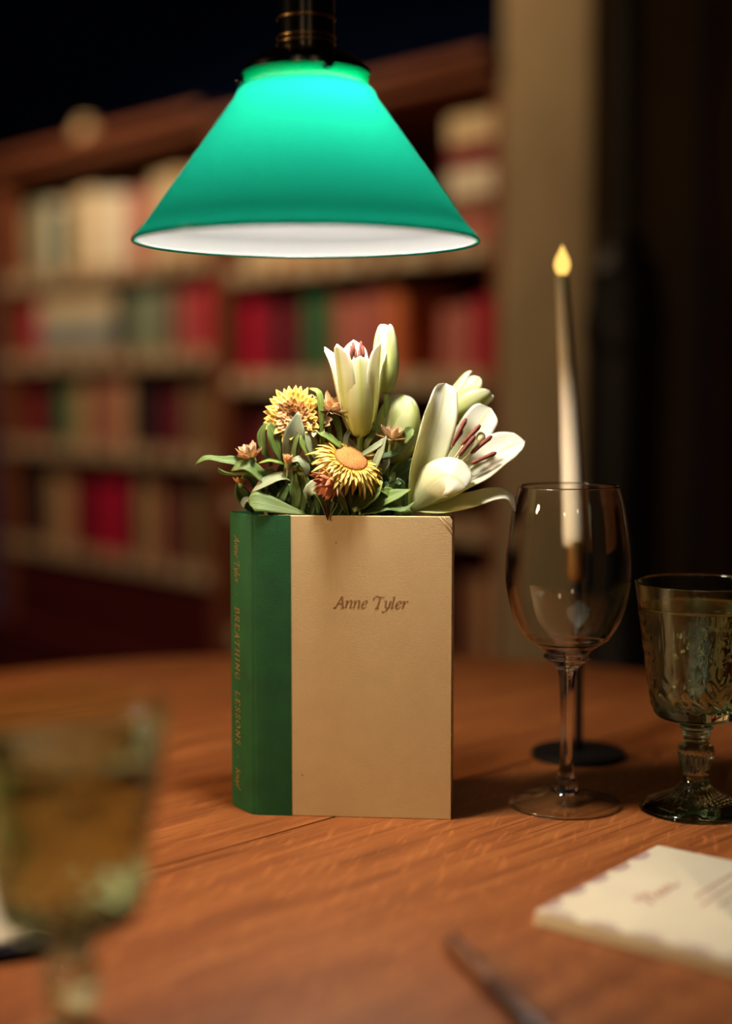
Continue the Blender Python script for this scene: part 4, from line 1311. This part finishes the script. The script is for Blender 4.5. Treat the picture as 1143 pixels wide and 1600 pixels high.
leaf(f_h, [(588, 752, -12), (594, 736, -16), (604, 724, -18), (607, 718, -18)], [3, 6, 5, 1], 'p', FR)
leaf(f_d, [(520, 806, -16), (530, 790, -22), (533, 776, -26), (528, 770, -26)], [3, 5, 5, 1], 'g', (.4, -.9, .1))
leaf(f_d, [(545, 806, -26), (540, 796, -30), (534, 780, -32), (528, 768, -32)], [.8, 4, 5, 2], 'b', FR)
leaf(f_e, [(458, 806, -14), (462, 780, -18), (460, 760, -20), (462, 740, -20)], [4, 8, 8, 1], 'g', FR)
leaf(f_e, [(470, 806, -10), (474, 778, -14), (478, 756, -18), (472, 738, -20)], [4, 7, 8, 1], 'g', (-.3, -.9, .2))
leaf(f_g, [(440, 806, -12), (436, 790, -18), (444, 768, -20), (452, 756, -20)], [3, 7, 7, 1], 'd', FR)
leaf(f_g, [(480, 745, -20), (476, 728, -24), (466, 718, -26), (456, 722, -26)], [3, 8, 8, 1], 'p', (0, -.6, .8))
# filler leaves, all rooted in the trough
R_ = random.Random(11)
owners = [f_a, f_b, f_c, f_d, f_e, f_f, f_g, f_h, lily]
for k in range(110):
    bx = R_.uniform(412, 640)
    dy = R_.uniform(-16, 22)
    hgt = R_.uniform(30, 92) * (1.0 if 430 < bx < 570 else .72)
    ln = R_.uniform(-26, 26)
    ow = min(owners, key=lambda o_: abs(o_.location.x - q3((bx, 806)).x) + R_.uniform(0, .01))
    kd = R_.choice(['g', 'g', 'd', 'd', 'd', 'b', 'p'])
    hwid = R_.uniform(4.5, 9)
    leaf(ow, [(bx, 810, dy), (bx + ln * .3, 806 - hgt * .45, dy - 2), (bx + ln * .8, 806 - hgt * .85, dy - 5), (bx + ln * 1.4, 806 - hgt * R_.uniform(.75, 1.05), dy - 8)], [2, hwid * .9, hwid, .8], kd, (R_.uniform(-.5, .5), -0.85, R_.uniform(0, .6)))

# ---------------------------------------------------------------- candle and candlestick
M_cs = mat('matt_black_metal', (0.005, 0.005, 0.006), 0.55, spec=0.12, noise=(40, 0.2))
M_wax = mat('ivory_wax', (0.68, 0.58, 0.43), 0.45, sss=0.25, noise=(30, 0.04))
CY = on_table(903, 1180).y
cb = on_table(903, 1181)
cb = Vector((cb.x, cb.y, T))
cs = thing('candlestick', 'slim black candlestick with a round foot and brass cup behind the wine glass', 'candlestick', cb)
cr = 73.5 / F_PX * 1.205
MB().lathe([(0, 0), (cr, 0), (cr, .0035), (cr - .0012, .0048), (.006, .0052), (0, .0052)], cb, 64).build('foot', M_cs, cs, sharp=40)
zcup0, zcup1 = at(897, 905, CY).z - T, at(897, 846, CY).z - T
topx = at(895, 848, CY).x - cb.x
rodp = [cb + Vector((0, 0, .004)), cb + Vector((topx * .1, 0, zcup0 * .5)), cb + Vector((topx * .6, 0, zcup0))]
MB().tube(cat_rom(rodp, 10), .0033, 14).build('rod', M_cs, cs)
M_brass_d = mat('aged_brass', (0.62, 0.42, 0.16), 0.35, metal=1.0)
MB().lathe([(0, zcup0 - .002), (.004, zcup0 - .002), (.0068, zcup0 + .004), (.0072, zcup1 + .001), (.0064, zcup1 + .001), (.0064, zcup0 + .006), (0, zcup0 + .006)], cb + Vector((topx * .75, 0, 0)), 32).build('cup', M_brass_d, cs, sharp=40)
p0, p1 = at(896, 850, CY), at(877.5, 432, CY)
can = thing('candle', 'ivory flameless taper candle leaning slightly in the black candlestick', 'candle', p0)
P, Rr = [], []
for k in range(25):
    q = k / 24
    bow = math.sin(q * PI) * .0012
    P.append(p0.lerp(p1, q) + Vector((bow, 0, 0)))
    Rr.append(.0088 + (.0058 - .0088) * q ** 1.25)
P = [p0 - Vector((0, 0, .003))] + P
Rr = [.0060] + Rr
P.append(p1 + Vector((0, 0, .0012))); Rr.append(.0042)
MB().tube(P, Rr, 28).build('taper', M_wax, can, sharp=60)
M_flame = emit_mat('led_flame', (1.0, 0.58, 0.13), 1.6)
fp = p1 + Vector((0, 0, .0008))
fz = (at(877, 384, CY).z - p1.z)
MB().lathe([(0, -.001), (.0030, 0), (.0056, fz * .16), (.0066, fz * .34), (.0056, fz * .54), (.0030, fz * .76), (.0011, fz * .92), (0.00005, fz)], fp, 24).build('flame', M_flame, can)

# ---------------------------------------------------------------- glasses
M_glass = glass_mat('clear_glass', (0.98, 0.985, 0.97))
M_thin = thin_glass_mat('blown_glass')
gb = on_table(883, 1257)
gb = Vector((gb.x, gb.y, T))
ks = 1.0
wg = thing('wine_glass', 'tall empty stemmed wine glass standing in front of the candlestick', 'wine glass', gb)
zw = lambda y: at(884, y, gb.y).z - T
gs = (gb - CAM).length / F_PX
bowl = [(62 * gs, zw(997)), (80 * gs, zw(967)), (91 * gs, zw(925)), (93.5 * gs, zw(890)), (91 * gs, zw(850)), (84.5 * gs, zw(800)), (79 * gs, zw(775)), (75 * gs, zw(760))]
foot = [(0, .0062), (.0060, .0074), (.0096, .0098), (.0102, .0130), (.0071, .0192), (.0055, .026), (.0046, .036), (.0044, .055), (.0048, .075), (.0058, zw(1062)), (.0070, zw(1050)), (.0080, zw(1044)), (.0105, zw(1037)), (.0170, zw(1027)), (34 * gs, zw(1017))]
TH = .0009
outr = foot + bowl
inr = [(74.0 * gs - TH, zw(758.5))] + [(r - TH, z) for (r, z) in bowl[::-1][1:]] + [(52 * gs, zw(1002)), (36 * gs, zw(1013)), (18 * gs, zw(1020)), (0, zw(1022))]
def fine(P, n): return list(zip([max(x, 0) for x in cat_rom([p[0] for p in P], n)], [max(z, .0003) for z in cat_rom([p[1] for p in P], n)]))
fo, bo, io = fine(foot + bowl[:1], 90), fine(bowl, 50), fine(inr, 70)
k0 = len(fo)
MB().lathe(fo + bo[1:] + io, gb, 96).build('glass_body', M_glass, wg)
fd = fine([(0, .0004), (.0385, .0004), (.0396, .0012), (.0394, .0022), (.034, .0034), (.024, .0052), (.0155, .0082), (.0105, .0128), (.0072, .0190)], 50)
ft = MB().lathe(fd, gb, 96).build('foot', M_thin, wg)
MB().tube([gb + Vector((.0390 * math.cos(a), .0390 * math.sin(a), .0014)) for a in [2 * PI * k / 96 for k in range(97)]], .0009, 8).build('foot_rim', M_glass, ft)
M_green = glass_mat('greenish_pressed_glass', (0.895, 0.975, 0.875))
M_water = glass_mat('water', (0.985, 0.99, 0.97), 0, 1.33)
GO = [(0, .0006), (.0368, .0006), (.0380, .0016), (.0378, .0030), (.034, .0056), (.025, .0090), (.0165, .0130), (.0118, .0175), (.0096, .0215), (.0092, .0235), (.0094, .027), (.0108, .033), (.0124, .0395), (.0128, .0435), (.0118, .0470), (.0090, .0492),
      (.0086, .0510), (.0098, .0525), (.0090, .0540), (.0102, .0558), (.0096, .0575), (.0118, .0598), (.0112, .0612), (.0140, .0640), (.0160, .0660), (.0245, .0668), (.0290, .0690), (.0315, .0735), (.0325, .0790), (.0342, .0900), (.0362, .1050), (.0386, .1220),
      (.0412, .1390), (.0432, .1530), (.0446, .1620), (.0450, .1640)]
GI = [(.0432, .1646), (.0424, .1600), (.0400, .1450), (.0372, .1280), (.0346, .1100), (.0322, .0930), (.0296, .0810), (.0255, .0765), (.018, .0750), (0, .0745)]


def goblet_relief(r, z, a):
    """Pressed decoration: swags, flutes, berry clusters, leaves round the foot of the bowl, ribbed knop."""
    if .026 < z < .047:
        return r * (1 + .035 * math.cos(22 * a) * math.sin(PI * (z - .026) / .021))
    if .008 < z < .018:
        return r * (1 + .02 * math.cos(30 * a))
    d = 0.0
    if z > .076:
        n = 6
        x = ((a * n / (2 * PI)) % 1.0)               # 0..1 between cusps
        zsw = .1375 - .019 * math.sin(PI * x) ** .8
        d += .0013 * math.exp(-((z - zsw) / .0011) ** 2)
        d += .0006 * math.exp(-((z - zsw + .0035) / .0008) ** 2)
        if zsw + .002 < z < .1415:
            d += .00035 * math.cos(72 * a)
        d += .0008 * math.exp(-((z - .1435) / .0016) ** 2) * (1 + .5 * math.cos(48 * a))
        xx = (x + .5) % 1 - .5                        # distance from a cusp
        arc = xx * 2 * PI / n * r
        for j in range(10):
            zc_, wc = .1340 - .0048 * j, .0022 * (1.3 if j < 6 else .8)
            for sgn in ((-1, 1) if j % 2 else (-2, 0, 2)):
                d += .0012 * math.exp(-((z - zc_) ** 2 + (arc - sgn * wc) ** 2) / .0016 ** 2)
        x2 = x - .5
        arc2 = x2 * 2 * PI / n * r
        for (cz, cw_, tl) in ((.094, .006, .5), (.094, -.006, -.5), (.084, .011, .3), (.084, -.011, -.3), (.104, .0, 0)):
            dz_, dx_ = z - cz, arc2 - cw_ - tl * (z - cz)
            d += .0011 * math.exp(-(dz_ / .0055) ** 2 - (dx_ / .0026) ** 2)
        if z < .088:
            d += .0006 * math.cos(18 * a + 400 * z)
        if z > .150:
            d = 0.0
    return r + d


def goblet(base, label, rot, level):
    root = thing('goblet', label, 'goblet', base, 'pressed glass water goblets')
    dense = []
    def resample(P, n):
        return list(zip([max(x, 0) for x in cat_rom([p[0] for p in P], n)], cat_rom([p[1] for p in P], n)))
    o_ = resample(GO, 190)
    i_ = resample(GI, 40)
    seg = 168
    prof = o_ + i_
    no = len(o_)
    mb = MB()
    vs, fs = [], []
    for i, (r, z) in enumerate(prof):
        for k in range(seg):
            a = 2 * PI * k / seg
            rr = goblet_relief(r, z, a) if i < no and r > .005 else r
            vs.append(base + Vector((rr * math.cos(a + rot), rr * math.sin(a + rot), max(z, .0004))))
    for i in range(len(prof) - 1):
        for k in range(seg):
            l = (k + 1) % seg
            fs.append((i * seg + k, i * seg + l, (i + 1) * seg + l, (i + 1) * seg + k))
    mb.add(vs, fs)
    mb.build('glass_body', M_green, root)
    inn = [(r, z) for (r, z) in resample(GI, 60) if z < level]
    rl = inn[0][0] + .0004
    W = [(0, level), (rl * .7, level), (rl * .96, level + .0001), (rl, level + .0005)] + [(r + .0003 if r > 0 else 0, z - .0003) for (r, z) in inn]
    W = W[::-1]
    w_ = MB().lathe(W, base, 72).build('water', M_water, root)
    w_['label'] = 'clear still water filling the goblet'
    return root


g1 = on_table(1085, 1264)
goblet(Vector((g1.x, g1.y, T)), 'pressed glass goblet of water right of the wine glass, in the dark', math.radians(-90 - 16), .147)
gl = Vector(((105 - 571.5) / F_PX * .645, .632, T))
goblet(gl, 'large blurred greenish goblet of water close to the viewer at lower left', math.radians(-90 - 40), .147)

# ---------------------------------------------------------------- napkins, pen, dark streak beside the left napkin
M_nap = mat('napkin_paper', (0.64, 0.585, 0.44), 0.85, noise=(30, 0.05), bump=(500, 0.3))
M_scal = mat('mauve_print', (0.42, 0.30, 0.27), 0.8)
M_script = mat('red_brown_print', (0.40, 0.17, 0.15), 0.8)


def napkin(label, corner, a, la, lb, text):
    """Folded paper napkin: four plies, each slightly proud or short; corner = left corner, a = direction of its left edge."""
    a = Vector((*a, 0)).normalized()
    b = Vector((a.y, -a.x, 0))
    root = thing('napkin', label, 'napkin', Vector((corner.x, corner.y, T)), 'printed napkins')
    c0 = Vector((corner.x, corner.y, T))
    z = 0.0003
    for k in range(4):
        h = .0021
        mb = MB()
        ins = (0.0, .0009, .0003, .0007)[k]
        n = 16
        vs, ring = [], []
        ro = .0022
        for (cx_, cy_, s0) in ((ins + ro, ins + ro, PI), (la - ins - ro, ins + ro, PI * 1.5), (la - ins - ro, lb - ins - ro, 0), (ins + ro, lb - ins - ro, PI / 2)):
            for t in range(5):
                an = s0 + t * PI / 8
                ring.append((cx_ + ro * math.cos(an), cy_ + ro * math.sin(an)))
        m_ = len(ring)
        for (dz, sh) in ((0, .0006), (h * .3, 0), (h * .7, 0), (h, .0006)):
            for (x, y) in ring:
                cx2, cy2 = la / 2, lb / 2
                f_ = 1 - sh / la * 2
                vs.append(c0 + a * (cx2 + (x - cx2) * f_) + b * (cy2 + (y - cy2) * f_) + Vector((0, 0, z + dz)))
        fs = [(l * m_ + i, l * m_ + (i + 1) % m_, (l + 1) * m_ + (i + 1) % m_, (l + 1) * m_ + i) for l in range(3) for i in range(m_)]
        fs += [tuple(range(m_ - 1, -1, -1)), tuple(3 * m_ + i for i in range(m_))]
        mb.add(vs, fs)
        mb.build('ply', M_nap, root, sharp=50)
        z += h
    pl = lambda x, y: c0 + a * x + b * y + Vector((0, 0, z + .0002))
    mb = MB()
    for (x_edge) in (0, 1):
        L_ = la if x_edge == 0 else lb
        nn = int(L_ / .027)
        for k in range(nn):
            s = .016 + k * .027
            if s > L_ - .01: continue
            vs = []
            for t in range(13):
                an = PI * t / 12
                q = (s + .010 * math.cos(an), .0014 + .0065 * math.sin(an))
                vs.append(pl(q[0], q[1]) if x_edge == 0 else pl(q[1], q[0]))
            mb.add(vs, [tuple(range(13)) if x_edge else tuple(range(12, -1, -1))])
    mb.build('scalloped_border', M_scal, root, smooth=False)
    if text:
        mb = MB()
        def pl2(x, y): return pl(.050 + x, .046 - y)
        cur = [(0, 6), (2, 11), (7, 12), (6, 5), (3, -2), (0, -1), (5, 3), (11, 9), (14, 10), (13, 3), (16, 0), (19, 4), (21, 6), (21, 1), (24, 0), (27, 5), (29, 6), (29, 1), (32, 1), (35, 5), (37, 6), (37, 1), (40, 0), (45, 3)]
        D = cat_rom([Vector((x * .00092, y * .00085, 0)) for (x, y) in cur], 120)
        mb.tube([pl2(p.x, p.y) for p in D], .00055, 4)
        yy = -.017
        for (ind, ln) in ((.026, .046), (.016, .066), (.020, .058), (.030, .040)):
            x = ind
            while x < ind + ln:
                wl = random.uniform(.004, .011)
                pts = [pl2(x + wl * t / 8, yy + .0009 * (1 if t % 2 else -1)) for t in range(9)]
                mb.tube(pts, .00032, 4)
                x += wl + .0022
            yy -= .0085
        tag(mb.build('lettering', M_script, root, smooth=False), 'red-brown script heading above lines of small print')
    return root


napkin('folded off-white napkin printed with a script heading at the lower right', on_table(832, 1446), (.613, .79), .152, .15, True)
M_penb = mat('dark_brown_pen', (0.055, 0.020, 0.010), 0.45, noise=(60, 0.2))
M_nap_shade = mat('napkin_shade_black', (0.006, 0.003, 0.006), 0.5, spec=0.12)
M_penl = mat('brown_pen', (0.16, 0.065, 0.03), 0.45, noise=(60, 0.2))


def pen(label, p, d, length, r, m1, m2):
    d = Vector((*d, 0)).normalized()
    s = Vector((-d.y, d.x, 0))
    p = Vector((p.x, p.y, T + r * 1.02))
    root = thing('pen', label, 'pen', Vector((p.x, p.y, T)))
    ln = length
    MB().tube([p, p + d * .002, p + d * ln * .45], [r * .75, r * .97, r], 20).build('cap', m1, root, sharp=50)
    MB().tube([p + d * ln * .451, p + d * ln * .455, p + d * ln * .9, p + d * ln * .92], [r * .88, r * .94, r * .9, r * .7], 20).build('barrel', m2, root, sharp=50)
    MB().tube([p + d * ln * .92, p + d * ln * .99, p + d * ln], [r * .7, r * .25, r * .1], 16).build('tip', M_brass_d, root)
    MB().tube([p + d * .004 + Vector((0, 0, r)), p + d * .008 + Vector((0, 0, r * 1.25)), p + d * ln * .3 + Vector((0, 0, r * 1.05))], [.0009, .0011, .0009], 8).build('clip', m2, root)
    return root


pa, pb2 = on_table(703, 1486), on_table(805, 1592)
pen('dark brown pen, out of focus, pointing at the viewer from the bottom edge', pa, (pb2.x - pa.x, pb2.y - pa.y), .135, .0052, M_penl, M_penb)
nc = on_table(98, 1482)
na = Vector((-.62, .78))
# second napkin: its right corner shows behind the near goblet
nb = Vector((na.y, -na.x))
corner2 = Vector((nc.x, nc.y, T)) + Vector((-.86, -.36, 0)).normalized() * .14
napkin('off-white napkin whose corner shows behind the near goblet', corner2, (-.36, .86), .14, .14, False)
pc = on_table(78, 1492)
pen('added black pen shape for the shaded side of the napkin behind the near goblet', pc, (-.92, -.40), .13, .0042, M_nap_shade, M_nap_shade)  # pen shape added as the dark shade along the napkin's near edge
